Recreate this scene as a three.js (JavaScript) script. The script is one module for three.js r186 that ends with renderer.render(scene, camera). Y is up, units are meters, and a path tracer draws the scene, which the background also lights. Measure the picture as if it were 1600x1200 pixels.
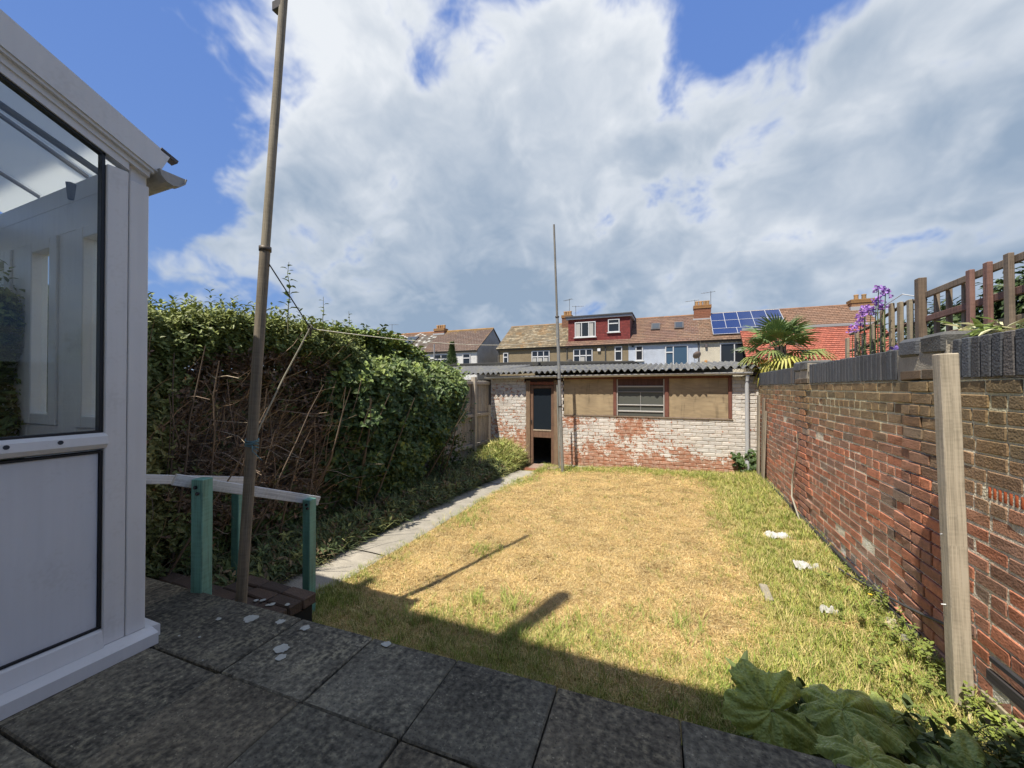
import * as THREE from 'three';
import { mergeGeometries } from 'three/addons/utils/BufferGeometryUtils.js';

// ---------------------------------------------------------------- camera, sun, exposure
const scene = new THREE.Scene();
const V = (x, y, f) => new THREE.Vector3(x, y, -f);           // f: metres down the garden
const YAW = 22.69 * Math.PI / 180, EYE = 1.69;
const camera = new THREE.PerspectiveCamera(2 * Math.atan(600 / 610) * 180 / Math.PI, 4 / 3, 0.05, 900);
camera.position.copy(V(0, EYE, 0));
camera.rotation.set(0.0098, YAW, 0, 'YXZ');
scene.add(camera);

const renderer = new THREE.WebGLRenderer({ antialias: true });
renderer.toneMapping = THREE.LinearToneMapping;
renderer.toneMappingExposure = 1.42;
renderer.shadowMap.enabled = true;
renderer.setSize(1024, 768);

const SUN_EL = 62 * Math.PI / 180, SUN_AZ = 17 * Math.PI / 180;
const sunDir = V(-Math.sin(SUN_AZ) * Math.cos(SUN_EL), Math.sin(SUN_EL), -Math.cos(SUN_AZ) * Math.cos(SUN_EL));
const sun = new THREE.DirectionalLight(new THREE.Color(1, 0.93, 0.82), 4.75);
sun.name = 'sun';
sun.position.copy(sunDir).multiplyScalar(60);
sun.castShadow = true;
Object.assign(sun.shadow.camera, { left: -40, right: 40, top: 40, bottom: -40, near: 1, far: 160 });
sun.shadow.mapSize.set(4096, 4096);
scene.add(sun, sun.target);

// ---------------------------------------------------------------- noise
function rng(seed) { let a = seed >>> 0; return () => { a = (a + 0x6d2b79f5) | 0; let t = Math.imul(a ^ (a >>> 15), 1 | a); t = (t + Math.imul(t ^ (t >>> 7), 61 | t)) ^ t; return ((t ^ (t >>> 14)) >>> 0) / 4294967296; }; }
const PERM = new Uint8Array(512), GX = new Float32Array(256), GY = new Float32Array(256), VAL = new Float32Array(256);
{ const r = rng(11); const p = [...Array(256).keys()]; for (let i = 255; i > 0; i--) { const j = Math.floor(r() * (i + 1)); [p[i], p[j]] = [p[j], p[i]]; } for (let i = 0; i < 512; i++) PERM[i] = p[i & 255]; for (let i = 0; i < 256; i++) { const a = r() * 6.2832; GX[i] = Math.cos(a); GY[i] = Math.sin(a); VAL[i] = r() * 2 - 1; } }
function gn(x, y, per = 256, s = 0) {                            // gradient noise, repeats after per cells
  let ix = Math.floor(x), iy = Math.floor(y); const fx = x - ix, fy = y - iy;
  ix = ((ix % per) + per) % per; iy = ((iy % per) + per) % per; const jx = (ix + 1) % per, jy = (iy + 1) % per;
  const u = fx * fx * fx * (fx * (fx * 6 - 15) + 10), v = fy * fy * fy * (fy * (fy * 6 - 15) + 10);
  const h = (a, b) => PERM[PERM[(a + s) & 255] + (b & 255)];
  const a = h(ix, iy), b = h(jx, iy), c = h(ix, jy), d = h(jx, jy);
  const n0 = GX[a] * fx + GY[a] * fy, n1 = GX[b] * (fx - 1) + GY[b] * fy, n2 = GX[c] * fx + GY[c] * (fy - 1), n3 = GX[d] * (fx - 1) + GY[d] * (fy - 1);
  const m = n0 + u * (n1 - n0), k = n2 + u * (n3 - n2);
  return (m + v * (k - m)) * 1.5;
}
function fbm(x, y, oct = 4, s = 0, per = 256, gain = 0.5) { let a = 0, w = 1, t = 0; for (let i = 0; i < oct; i++) { a += w * gn(x, y, per, s + i * 17); t += w; w *= gain; x *= 2; y *= 2; per = Math.min(per * 2, 256); } return a / t; }
const S = (x, a, b) => { const t = Math.min(1, Math.max(0, (x - a) / (b - a))); return t * t * (3 - 2 * t); };
const cl = (x, a = 0, b = 1) => Math.min(b, Math.max(a, x)), mix = (a, b, t) => a + (b - a) * t;
const mix3 = (a, b, t) => [mix(a[0], b[0], t), mix(a[1], b[1], t), mix(a[2], b[2], t)];

// ---------------------------------------------------------------- sky
{
  const W = 3072, H = 1536, data = new Float32Array(W * H * 4), D = Math.PI / 180;
  const gf = (x, y, s) => { const ix = Math.floor(x), iy = Math.floor(y), fx = x - ix, fy = y - iy, u = fx * fx * fx * (fx * (fx * 6 - 15) + 10), v = fy * fy * fy * (fy * (fy * 6 - 15) + 10); const A = PERM[(ix + s) & 255], B = PERM[(ix + 1 + s) & 255], y0 = iy & 255, y1 = (iy + 1) & 255, a = PERM[A + y0], b = PERM[B + y0], c = PERM[A + y1], d = PERM[B + y1]; const n0 = GX[a] * fx + GY[a] * fy, n1 = GX[b] * (fx - 1) + GY[b] * fy, n2 = GX[c] * fx + GY[c] * (fy - 1), n3 = GX[d] * (fx - 1) + GY[d] * (fy - 1), m = n0 + u * (n1 - n0); return (m + v * (n2 + u * (n3 - n2) - m)) * 1.5; };
  const ff = (x, y, oct, s, gain) => { let a = 0, w = 1, t = 0; for (let i = 0; i < oct; i++) { a += w * gf(x, y, s + i * 17); t += w; w *= gain; x = x * 2 + 0.37; y = y * 2 + 0.71; } return a / t; };
  // where the cloud bank is open (weight < 0) or heaped (> 0): azimuth from the garden's axis, height, radius, weight
  const banks = [[-82, 30, 20, -1.0], [-74, 55, 16, -0.5], [-68, 24, 8, -0.4], [-36, 38.3, 3.0, -0.75], [-31.5, 43.5, 2.4, -0.4], [-25, 48, 4.5, -0.5], [4, 42, 5.2, -0.7], [13, 42, 6.3, -0.75], [21, 39.5, 5, -0.6], [-15, 47, 4, -0.2],
    [3, 21.5, 2.2, -0.34], [11, 30, 2.4, -0.3], [-48, 40, 8, 0.5], [-16, 39, 6, 0.35], [-54, 27, 8, 0.3], [27, 26, 14, 0.4], [-20, 24, 20, 0.45], [-35, 15, 18, 0.3], [12, 14, 12, 0.35], [-60, 14, 6, -0.15],
    [80, 40, 22, -0.7], [150, 35, 30, -0.5], [-150, 50, 28, -0.6], [115, 60, 20, 0.3]].map(([a, e, r, w]) => [Math.sin(a * D) * Math.cos(e * D), Math.sin(e * D), Math.cos(a * D) * Math.cos(e * D), 1 / (r * D) ** 2, w]);
  for (let row = 0; row < H; row++) {
    const up = ((row + 0.5) / H - 0.5) * Math.PI, y = Math.sin(up), cu = Math.cos(up);
    for (let col = 0; col < W; col++) {
      const o = (row * W + col) * 4; data[o + 3] = 1;
      if (y < 0) { data[o] = 0.16; data[o + 1] = 0.16; data[o + 2] = 0.14; continue; }
      const rd = ((col + 0.5) / W - 0.5) * 2 * Math.PI, x = Math.cos(rd) * cu, f = -Math.sin(rd) * cu;
      const k = 3.1 / (y + 0.55), px = x * k + 20, py = f * k + 31;
      const wx = ff(px * 1.6, py * 1.6, 3, 5, 0.5), wy = ff(px * 1.6 + 7, py * 1.6, 3, 9, 0.5), qx = px + wx * 0.16, qy = py + wy * 0.16;
      let bias = 0.26;
      for (const b of banks) { const e = (2 - 2 * (x * b[0] + y * b[1] + f * b[2])) * b[3]; if (e < 6) bias += b[4] * Math.exp(-e); }
      const n = ff(qx * 1.9, qy * 1.9, 8, 21, 0.58), fine = ff(qx * 3.1 + 9, qy * 3.1, 6, 60, 0.62), low = ff(px * 0.8 + 3.3, py * 0.8, 3, 40, 0.5), nl = ff(qx * 1.9 - x * 0.12, qy * 1.9 - f * 0.12 + 0.1, 4, 21, 0.58);
      const cover = bias + n * 0.95 + fine * 0.26, al = S(cover, -0.1, 0.4) * 0.98;
      const th = S(cover, 0.12, 0.85) * 0.4 + 0.5 * (1 - S(up, 0.24, 0.7)) + low * 0.62 + fine * 0.22 + (nl - n) * 0.34 - 0.06;
      const cloud = mix3([0.64, 0.665, 0.695], [0.235, 0.305, 0.40], cl(th));
      const blue = mix3([0.085, 0.168, 0.45], [0.165, 0.30, 0.585], Math.exp(-up * 2.4)), c = mix3(blue, cloud, al), g = mix3(c, [0.195, 0.285, 0.415], Math.exp(-up * 6.5) * 0.7);
      for (let q = 0; q < 3; q++) data[o + q] = g[q] * 0.95;
    }
  }
  const t = new THREE.DataTexture(data, W, H, THREE.RGBAFormat, THREE.FloatType);
  t.mapping = THREE.EquirectangularReflectionMapping; t.magFilter = THREE.LinearFilter; t.minFilter = THREE.LinearFilter; t.needsUpdate = true;
  scene.background = t; scene.environment = t;
}

// ---------------------------------------------------------------- things and parts
const counts = new Map(), bases = new Map();
function numbered(n) { const k = counts.get(n) ?? 0; counts.set(n, k + 1); return k ? n + '_' + String(k).padStart(3, '0') : n; }
function thing(name, label, category, x = 0, y = 0, f = 0, group, kind) {
  const o = new THREE.Group(); o.name = numbered(name); o.position.copy(V(x, y, f)); scene.add(o); bases.set(o, o.position.clone());
  o.userData = kind === 'structure' ? { label, kind } : { label, category };
  if (kind && kind !== 'structure') o.userData.kind = kind;
  if (group) o.userData.group = group;
  return o;
}
function prep(g) {
  if (g.index) g = g.toNonIndexed();
  const n = g.attributes.position.count;
  for (const k of Object.keys(g.attributes)) if (!['position', 'normal', 'uv', 'color'].includes(k)) g.deleteAttribute(k);
  if (!g.attributes.normal) g.computeVertexNormals();
  if (!g.attributes.uv) g.setAttribute('uv', new THREE.BufferAttribute(new Float32Array(n * 2), 2));
  if (!g.attributes.color) g.setAttribute('color', new THREE.BufferAttribute(new Float32Array(n * 3).fill(1), 3));
  g.morphAttributes = {}; return g;
}
function tint(g, c) { g = prep(g); const a = g.attributes.color; for (let i = 0; i < a.count; i++) a.setXYZ(i, c[0], c[1], c[2]); return g; }
function buv(g, ox = 0, oy = 0) {                                  // uv in metres from the dominant side
  g = prep(g); const p = g.attributes.position, n = g.attributes.normal, u = g.attributes.uv;
  for (let i = 0; i < p.count; i++) {
    const ax = Math.abs(n.getX(i)), ay = Math.abs(n.getY(i)), az = Math.abs(n.getZ(i));
    if (ay >= ax && ay >= az) u.setXY(i, p.getX(i) + ox, p.getZ(i) + oy); else if (ax >= az) u.setXY(i, p.getZ(i) + ox, p.getY(i) + oy); else u.setXY(i, p.getX(i) + ox, p.getY(i) + oy);
  }
  return g;
}
function merged(gs) { gs = [].concat(gs).map(prep); return gs.length === 1 ? gs[0] : mergeGeometries(gs); }
function put(mesh, name, parent, o = {}) {
  mesh.name = name; mesh.castShadow = mesh.receiveShadow = true;
  if (parent === scene) { mesh.name = numbered(name); } else if (bases.has(parent)) mesh.position.copy(bases.get(parent)).negate();
  Object.assign(mesh.userData, o); parent.add(mesh); return mesh;
}
function part(name, gs, mat, parent, o) { return put(new THREE.Mesh(merged(gs), mat), name, parent, o); }
function sub(name, parent, o) { const g = new THREE.Group(); return put(g, name, parent, o); }
// a chamfered box with an optional jitter of its corners; grain runs along uv
function cbox(w, h, d, c = 0.004, jit = 0, r = null) {
  const X = w / 2, Y = h / 2, Z = d / 2; c = Math.min(c, X * 0.9, Y * 0.9, Z * 0.9);
  const J = []; for (let i = 0; i < 8; i++) J.push(jit && r ? [(r() - 0.5) * 2 * jit, (r() - 0.5) * 2 * jit, (r() - 0.5) * 2 * jit] : [0, 0, 0]);
  const P = (sx, sy, sz, a) => { const j = J[(sx > 0 ? 1 : 0) + (sy > 0 ? 2 : 0) + (sz > 0 ? 4 : 0)]; return [sx * (a === 0 ? X : X - c) + j[0], sy * (a === 1 ? Y : Y - c) + j[1], sz * (a === 2 ? Z : Z - c) + j[2]]; };
  const pos = [];
  const quad = (a, b, e, g) => { const n = cross(sub3(b, a), sub3(e, a)), m = [(a[0] + e[0]) / 2, (a[1] + e[1]) / 2, (a[2] + e[2]) / 2]; const out = n[0] * m[0] + n[1] * m[1] + n[2] * m[2] >= 0; if (out) pos.push(...a, ...b, ...e, ...a, ...e, ...g); else pos.push(...a, ...e, ...b, ...a, ...g, ...e); };
  const tri = (a, b, e) => { const n = cross(sub3(b, a), sub3(e, a)); if (n[0] * a[0] + n[1] * a[1] + n[2] * a[2] >= 0) pos.push(...a, ...b, ...e); else pos.push(...a, ...e, ...b); };
  for (const s of [-1, 1]) {
    quad(P(s, -1, -1, 0), P(s, 1, -1, 0), P(s, 1, 1, 0), P(s, -1, 1, 0));
    quad(P(-1, s, -1, 1), P(1, s, -1, 1), P(1, s, 1, 1), P(-1, s, 1, 1));
    quad(P(-1, -1, s, 2), P(1, -1, s, 2), P(1, 1, s, 2), P(-1, 1, s, 2));
    for (const t of [-1, 1]) {
      quad(P(s, t, -1, 0), P(s, t, 1, 0), P(s, t, 1, 1), P(s, t, -1, 1));
      quad(P(s, -1, t, 0), P(s, 1, t, 0), P(s, 1, t, 2), P(s, -1, t, 2));
      quad(P(-1, s, t, 1), P(1, s, t, 1), P(1, s, t, 2), P(-1, s, t, 2));
      for (const q of [-1, 1]) tri(P(s, t, q, 0), P(s, t, q, 1), P(s, t, q, 2));
    }
  }
  const g = new THREE.BufferGeometry(); g.setAttribute('position', new THREE.Float32BufferAttribute(pos, 3)); g.computeVertexNormals(); return buv(g);
}
const sub3 = (a, b) => [a[0] - b[0], a[1] - b[1], a[2] - b[2]], cross = (a, b) => [a[1] * b[2] - a[2] * b[1], a[2] * b[0] - a[0] * b[2], a[0] * b[1] - a[1] * b[0]];
// a box between two corners given as x, y, f
function bx(x0, x1, y0, y1, f0, f1, c = 0.004, jit = 0, r = null) { const g = cbox(Math.abs(x1 - x0), Math.abs(y1 - y0), Math.abs(f1 - f0), c, jit, r); g.translate((x0 + x1) / 2, (y0 + y1) / 2, -(f0 + f1) / 2); return buv(g, r ? r() * 5 : 0, r ? r() * 5 : 0); }
// a beam from a to b (Vector3), width along side, thickness across; uv runs along it
function beam(a, b, w, t, c = 0.003, twist = 0) {
  const d = b.clone().sub(a), L = d.length(), g = cbox(w, L, t, c);
  const y = d.normalize(), ref = Math.abs(y.y) > 0.9 ? new THREE.Vector3(0, 0, 1) : new THREE.Vector3(0, 1, 0), x = new THREE.Vector3().crossVectors(y, ref).normalize(), z = new THREE.Vector3().crossVectors(x, y);
  if (Math.abs(y.y) > 0.9) { x.set(1, 0, 0).sub(y.clone().multiplyScalar(y.x)).normalize(); z.crossVectors(x, y); }
  g.rotateY(twist); g.applyMatrix4(new THREE.Matrix4().makeBasis(x, y, z).setPosition(a.clone().add(b).multiplyScalar(0.5))); return g;
}
// a tapering tube through points
function tube(pts, r0, r1 = r0, sides = 6, cap = true) {
  const pos = [], uv = [], idx = [], n = pts.length; let side = new THREE.Vector3(); let len = 0;
  for (let i = 0; i < n; i++) {
    const t = pts[Math.min(n - 1, i + 1)].clone().sub(pts[Math.max(0, i - 1)]).normalize();
    if (i === 0) side.crossVectors(t, Math.abs(t.y) > 0.9 ? new THREE.Vector3(1, 0, 0) : new THREE.Vector3(0, 1, 0)).normalize(); else { side.sub(t.clone().multiplyScalar(side.dot(t))).normalize(); len += pts[i].distanceTo(pts[i - 1]); }
    const b = new THREE.Vector3().crossVectors(t, side), r = mix(r0, r1, i / (n - 1));
    for (let k = 0; k <= sides; k++) { const a = k / sides * Math.PI * 2, p = pts[i].clone().addScaledVector(side, Math.cos(a) * r).addScaledVector(b, Math.sin(a) * r); pos.push(p.x, p.y, p.z); uv.push(k / sides * 0.3, len); }
  }
  for (let i = 0; i < n - 1; i++) for (let k = 0; k < sides; k++) { const a = i * (sides + 1) + k, b = a + sides + 1; idx.push(a, a + 1, b, a + 1, b + 1, b); }
  if (cap) for (const [i, flip] of [[0, 1], [n - 1, 0]]) { const c = pos.length / 3; pos.push(pts[i].x, pts[i].y, pts[i].z); uv.push(0, 0); for (let k = 0; k < sides; k++) { const a = i * (sides + 1) + k; flip ? idx.push(c, a + 1, a) : idx.push(c, a, a + 1); } }
  const g = new THREE.BufferGeometry(); g.setAttribute('position', new THREE.Float32BufferAttribute(pos, 3)); g.setAttribute('uv', new THREE.Float32BufferAttribute(uv, 2)); g.setIndex(idx); g.computeVertexNormals(); return prep(g);
}
function poly(verts, faces, uvs) { const pos = [], uv = []; for (const f of faces) for (let i = 1; i < f.length - 1; i++) for (const k of [f[0], f[i], f[i + 1]]) { pos.push(...verts[k]); if (uvs) uv.push(...uvs[k]); } const g = new THREE.BufferGeometry(); g.setAttribute('position', new THREE.Float32BufferAttribute(pos, 3)); if (uvs) g.setAttribute('uv', new THREE.Float32BufferAttribute(uv, 2)); g.computeVertexNormals(); return uvs ? prep(g) : buv(g); }
function prism(pts, w, axis = 'x', at = 0) {                       // outline in (f, y) pulled along x, or in (x, y) pulled along f
  const v = [], n = pts.length; for (const s of [0, 1]) for (const [a, y] of pts) v.push(axis === 'x' ? [at + s * w, y, -a] : [a, y, -(at + s * w)]);
  const f = [[...Array(n).keys()], [...Array(n).keys()].map((i) => 2 * n - 1 - i)]; for (let i = 0; i < n; i++) { const j = (i + 1) % n; f.push([i, i + n, j + n, j]); }
  const area = pts.reduce((s, p, i) => { const q = pts[(i + 1) % n]; return s + p[0] * q[1] - q[0] * p[1]; }, 0);
  const g = poly(v, f); const fl = (axis === 'x') === (area > 0); if (!fl) { const p = g.attributes.position.array; for (let i = 0; i < p.length; i += 9) for (let k = 0; k < 3; k++) { const t = p[i + 3 + k]; p[i + 3 + k] = p[i + 6 + k]; p[i + 6 + k] = t; } g.computeVertexNormals(); }
  return buv(g);
}
const TMP = new THREE.Object3D();
function scatter(name, geo, mat, parent, N, fn, o = { kind: 'stuff' }) {   // fn(i, dummy, color) returns false to skip
  const M = [], C = []; const col = new THREE.Color();
  for (let i = 0; i < N; i++) { TMP.position.set(0, 0, 0); TMP.rotation.set(0, 0, 0); TMP.scale.set(1, 1, 1); if (fn(i, TMP, col) === false) continue; TMP.updateMatrix(); M.push(...TMP.matrix.elements); C.push(col.r, col.g, col.b); }
  const n = M.length / 16, im = new THREE.InstancedMesh(prep(geo), mat, n);
  im.instanceMatrix.array.set(M); im.instanceColor = new THREE.InstancedBufferAttribute(new Float32Array(C), 3);
  return put(im, name, parent, o);
}

// ---------------------------------------------------------------- textures and materials
function tex(w, h, fn, tileU = 1, tileV = 1, srgb = true) {          // fn(u, v) in 0..1 gives linear rgb
  const d = new Uint8Array(w * h * 4), enc = (c) => { c = cl(c); return Math.round(255 * (c <= 0.0031308 ? c * 12.92 : 1.055 * Math.pow(c, 1 / 2.4) - 0.055)); };
  for (let j = 0; j < h; j++) for (let i = 0; i < w; i++) { const c = fn((i + 0.5) / w, (j + 0.5) / h), o = (j * w + i) * 4; for (let k = 0; k < 3; k++) d[o + k] = srgb ? enc(c[k]) : Math.round(255 * cl(c[k])); d[o + 3] = 255; }
  const t = new THREE.DataTexture(d, w, h); t.magFilter = THREE.LinearFilter; t.minFilter = THREE.LinearMipmapLinearFilter; t.generateMipmaps = true; t.wrapS = t.wrapT = THREE.RepeatWrapping; if (srgb) t.colorSpace = THREE.SRGBColorSpace; t.repeat.set(1 / tileU, 1 / tileV); t.needsUpdate = true; return t;
}
const T = {};
T.grit = tex(512, 512, (u, v) => { const n = 0.86 + 0.22 * fbm(u * 8, v * 8, 5, 1, 8) + 0.12 * fbm(u * 64, v * 64, 2, 7, 64); return [n, n, n * 0.99]; }, 1, 1);
T.gritBump = tex(512, 512, (u, v) => { const n = 0.5 + 0.3 * fbm(u * 16, v * 16, 4, 3, 16) + 0.35 * fbm(u * 90, v * 90, 2, 8, 90); return [n, n, n]; }, 1, 1, false);
T.wood = tex(512, 512, (u, v) => { const g = fbm(u * 40, v * 3, 4, 12, 40), s = fbm(u * 110, v * 6, 2, 14, 110), k = fbm(u * 6, v * 5, 3, 15, 6), x = fbm(u * 3, v * 90, 2, 16, 90); const n = 0.86 + 0.34 * g + 0.3 * s + 0.3 * k + 0.16 * x; return [n, n * 0.99, n * 0.97]; }, 0.5, 1.2);
T.woodBump = tex(512, 512, (u, v) => { const n = 0.5 + 0.3 * fbm(u * 40, v * 3, 4, 12, 40) + 0.4 * fbm(u * 110, v * 6, 2, 14, 110); return [n, n, n]; }, 0.5, 1.2, false);
T.slab = tex(1024, 1024, (u, v) => {
  const a = fbm(u * 3, v * 3, 5, 31, 3), b = fbm(u * 20, v * 20, 4, 32, 20), c = gn(u * 150, v * 150, 150, 33), e = fbm(u * 60, v * 60, 3, 36, 60), w = fbm(u * 7, v * 7, 3, 35, 7);
  let k = 0.058 + 0.04 * a + 0.022 * b + 0.055 * e; let col = [k * 1.02, k, k * 0.93];
  col = mix3(col, [0.15, 0.145, 0.115], S(w * 1.0 + b * 0.3 + e * 1.3, 0.05, 1.1) * 0.5);
  if (c > 0.5) col = mix3(col, [0.26, 0.26, 0.23], S(c, 0.5, 0.8) * 0.55 * S(b, -0.2, 0.4));
  if (c < -0.45) col = mix3(col, [0.02, 0.02, 0.022], S(-c, 0.45, 0.7) * 0.8);
  return col.map((q) => Math.max(q, 0.012));
}, 1.35, 1.35);
T.slabBump = tex(1024, 1024, (u, v) => { const n = 0.5 + 0.25 * fbm(u * 20, v * 20, 4, 32, 20) + 0.3 * fbm(u * 150, v * 150, 2, 33, 150) + 0.15 * gn(u * 60, v * 60, 60, 39); return [n, n, n]; }, 1.35, 1.35, false);
T.soil = tex(1024, 1024, (u, v) => { const a = fbm(u * 6, v * 6, 5, 41, 6), b = fbm(u * 90, v * 40, 3, 42, 90), n = 0.8 + 0.35 * a + 0.45 * b; return [n, n * 0.98, n * 0.95]; }, 1, 1);
T.ply = tex(1024, 512, (u, v) => { const w = fbm(u * 3, v * 2, 3, 51, 3), r = Math.sin((v * 7 + w * 3 + fbm(u * 2, v * 4, 2, 53, 2)) * 6.2832 * 0.6), n = 0.85 + 0.055 * r + 0.2 * fbm(u * 6, v * 60, 3, 52, 6) + 0.25 * fbm(u * 3, v * 3, 4, 54, 3) - 0.25 * S(fbm(u * 14, v * 1.5, 3, 56, 14), 0.15, 0.5); return [n, n * 0.97, n * 0.9]; }, 1.4, 0.9);
T.dirt = tex(512, 512, (u, v) => { const a = fbm(u * 3, v * 3, 4, 61, 3), s = fbm(u * 30, v * 2, 3, 62, 30); const g = S(fbm(u * 5, v * 5, 5, 66, 5) + 0.4 * gn(u * 70, v * 70, 70, 67), 0.15, 0.65) * 0.06, n = 0.97 + 0.06 * a + 0.05 * s - g; return [n, n * (0.995 - g * 0.08), n * (0.985 - g * 0.25)]; }, 1, 1);
T.render = tex(512, 512, (u, v) => { const n = 0.84 + 0.2 * fbm(u * 3, v * 3, 4, 71, 3) + 0.35 * gn(u * 100, v * 100, 100, 72); return [n, n * 0.99, n * 0.97]; }, 2, 2);
T.lichenRoof = tex(512, 512, (u, v) => { const a = fbm(u * 5, v * 5, 5, 81, 5), c = gn(u * 70, v * 70, 70, 82); let col = [0.75 + 0.3 * a, 0.75 + 0.3 * a, 0.74 + 0.3 * a]; if (c > 0.4) col = col.map((q) => q * 1.45); if (a > 0.22) col = [col[0] * 1.15, col[1] * 1.1, col[2] * 0.85]; return col.map((q) => q * 0.72); }, 1.3, 1.3);
T.leafy = tex(512, 512, (u, v) => { const a = fbm(u * 6, v * 6, 4, 141, 6), b = fbm(u * 40, v * 40, 2, 142, 40), n = 0.82 + 0.25 * a + 0.22 * b; return [n + 0.05 * a, n, n * 0.9]; }, 0.4, 0.4);
T.leafBump = tex(512, 512, (u, v) => { const a = Math.abs(fbm(u * 16, v * 16, 3, 144, 16)), b = Math.abs(gn(u * 34, v * 34, 34, 146)), n = 0.3 + 0.9 * a + 0.35 * b; return [n, n, n]; }, 0.4, 0.4, false);
const mk = (color, o = {}) => { const m = new THREE.MeshStandardMaterial({ vertexColors: true, roughness: 0.85, side: THREE.DoubleSide, ...o }); m.color.setRGB(...color); return m; };
const phys = (color, o = {}) => { const m = new THREE.MeshPhysicalMaterial({ vertexColors: true, roughness: 0.85, side: THREE.DoubleSide, ...o }); m.color.setRGB(...color); return m; };
const M = {
  upvc: mk([0.74, 0.74, 0.74], { roughness: 0.42, map: T.dirt }), gasket: mk([0.012, 0.013, 0.016], { roughness: 0.5 }), panel: mk([0.70, 0.72, 0.76], { roughness: 0.38, map: T.dirt }),
  glass: phys([0.93, 0.96, 0.95], { transmission: 1, thickness: 0, roughness: 0.0, ior: 1.5 }), poly: phys([0.86, 0.88, 0.88], { transmission: 0.7, thickness: 0, roughness: 0.9 }),
  slab: mk([2.3, 2.08, 1.62], { map: T.slab, bumpMap: T.slabBump, bumpScale: 0.006, roughness: 0.95 }), joint: mk([0.012, 0.012, 0.01]),
  concrete: mk([0.40, 0.37, 0.31], { map: T.grit, bumpMap: T.gritBump, bumpScale: 0.006, roughness: 0.95 }),
  soil: mk([1, 1, 1], { map: T.soil, roughness: 1 }), blade: mk([1, 1, 1], { roughness: 0.75 }),
  leaf: phys([1, 1, 1], { roughness: 0.5, transmission: 0.22, thickness: 0, specularIntensity: 0.7 }), bigLeaf: phys([1.12, 1.12, 1.12], { roughness: 0.6, transmission: 0.25, thickness: 0, map: T.leafy, bumpMap: T.leafBump, bumpScale: 0.006 }), leafMatt: phys([1, 1, 1], { roughness: 0.75, transmission: 0.2, thickness: 0 }),
  twig: mk([1, 1, 1], { roughness: 0.9 }), wood: mk([1, 1, 1], { map: T.wood, bumpMap: T.woodBump, bumpScale: 0.002, roughness: 0.88 }),
  paint: mk([1, 1, 1], { map: T.wood, bumpMap: T.woodBump, bumpScale: 0.0008, roughness: 0.5 }), metal: mk([1, 1, 1], { map: T.grit, roughness: 0.55, metalness: 0.35 }), plain: mk([1, 1, 1], { roughness: 0.7 }),
  white: mk([0.8, 0.8, 0.8], { roughness: 0.4 }), dark: mk([0.015, 0.016, 0.02], { roughness: 0.2 }), black: mk([0.008, 0.008, 0.008], { roughness: 1 }), lichen: mk([0.50, 0.51, 0.46], { map: T.grit, roughness: 1 }),
  pebble: mk([1, 1, 1], { map: T.render, bumpMap: T.gritBump, bumpScale: 0.02 }), tile: mk([1, 1, 1], { map: T.grit, roughness: 0.9 }), asbestos: mk([0.27, 0.27, 0.265], { map: T.lichenRoof, bumpMap: T.gritBump, bumpScale: 0.004 }),
  ply: mk([0.40, 0.315, 0.205], { map: T.ply, roughness: 0.8 }), clay: mk([1, 1, 1], { map: T.grit, bumpMap: T.gritBump, bumpScale: 0.004 }), mortar: mk([0.40, 0.36, 0.29], { map: T.grit, bumpMap: T.gritBump, bumpScale: 0.005 }),
  pane: phys([0.02, 0.024, 0.03], { roughness: 0.06, specularIntensity: 1 }), solar: phys([0.01, 0.024, 0.10], { roughness: 0.15, clearcoat: 1, clearcoatRoughness: 0.05 }),
};
const lerpC = (a, b, t) => mix3(a, b, t), vary = (c, r, a = 0.15) => { const k = 1 + (r() - 0.5) * 2 * a, h = (r() - 0.5) * a * 0.5; return [c[0] * (k + h), c[1] * k, c[2] * (k - h)]; };

// ---------------------------------------------------------------- ground, path, patio
const gh = (x, f) => -0.1 * S(f, 5, 8.3) * S(-x, 0.5, 2.6) + 0.09 * S(x, 0.8, 1.4) + 0.012 * fbm(x * 2 + 40, f * 2 + 40, 3, 3);
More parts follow.
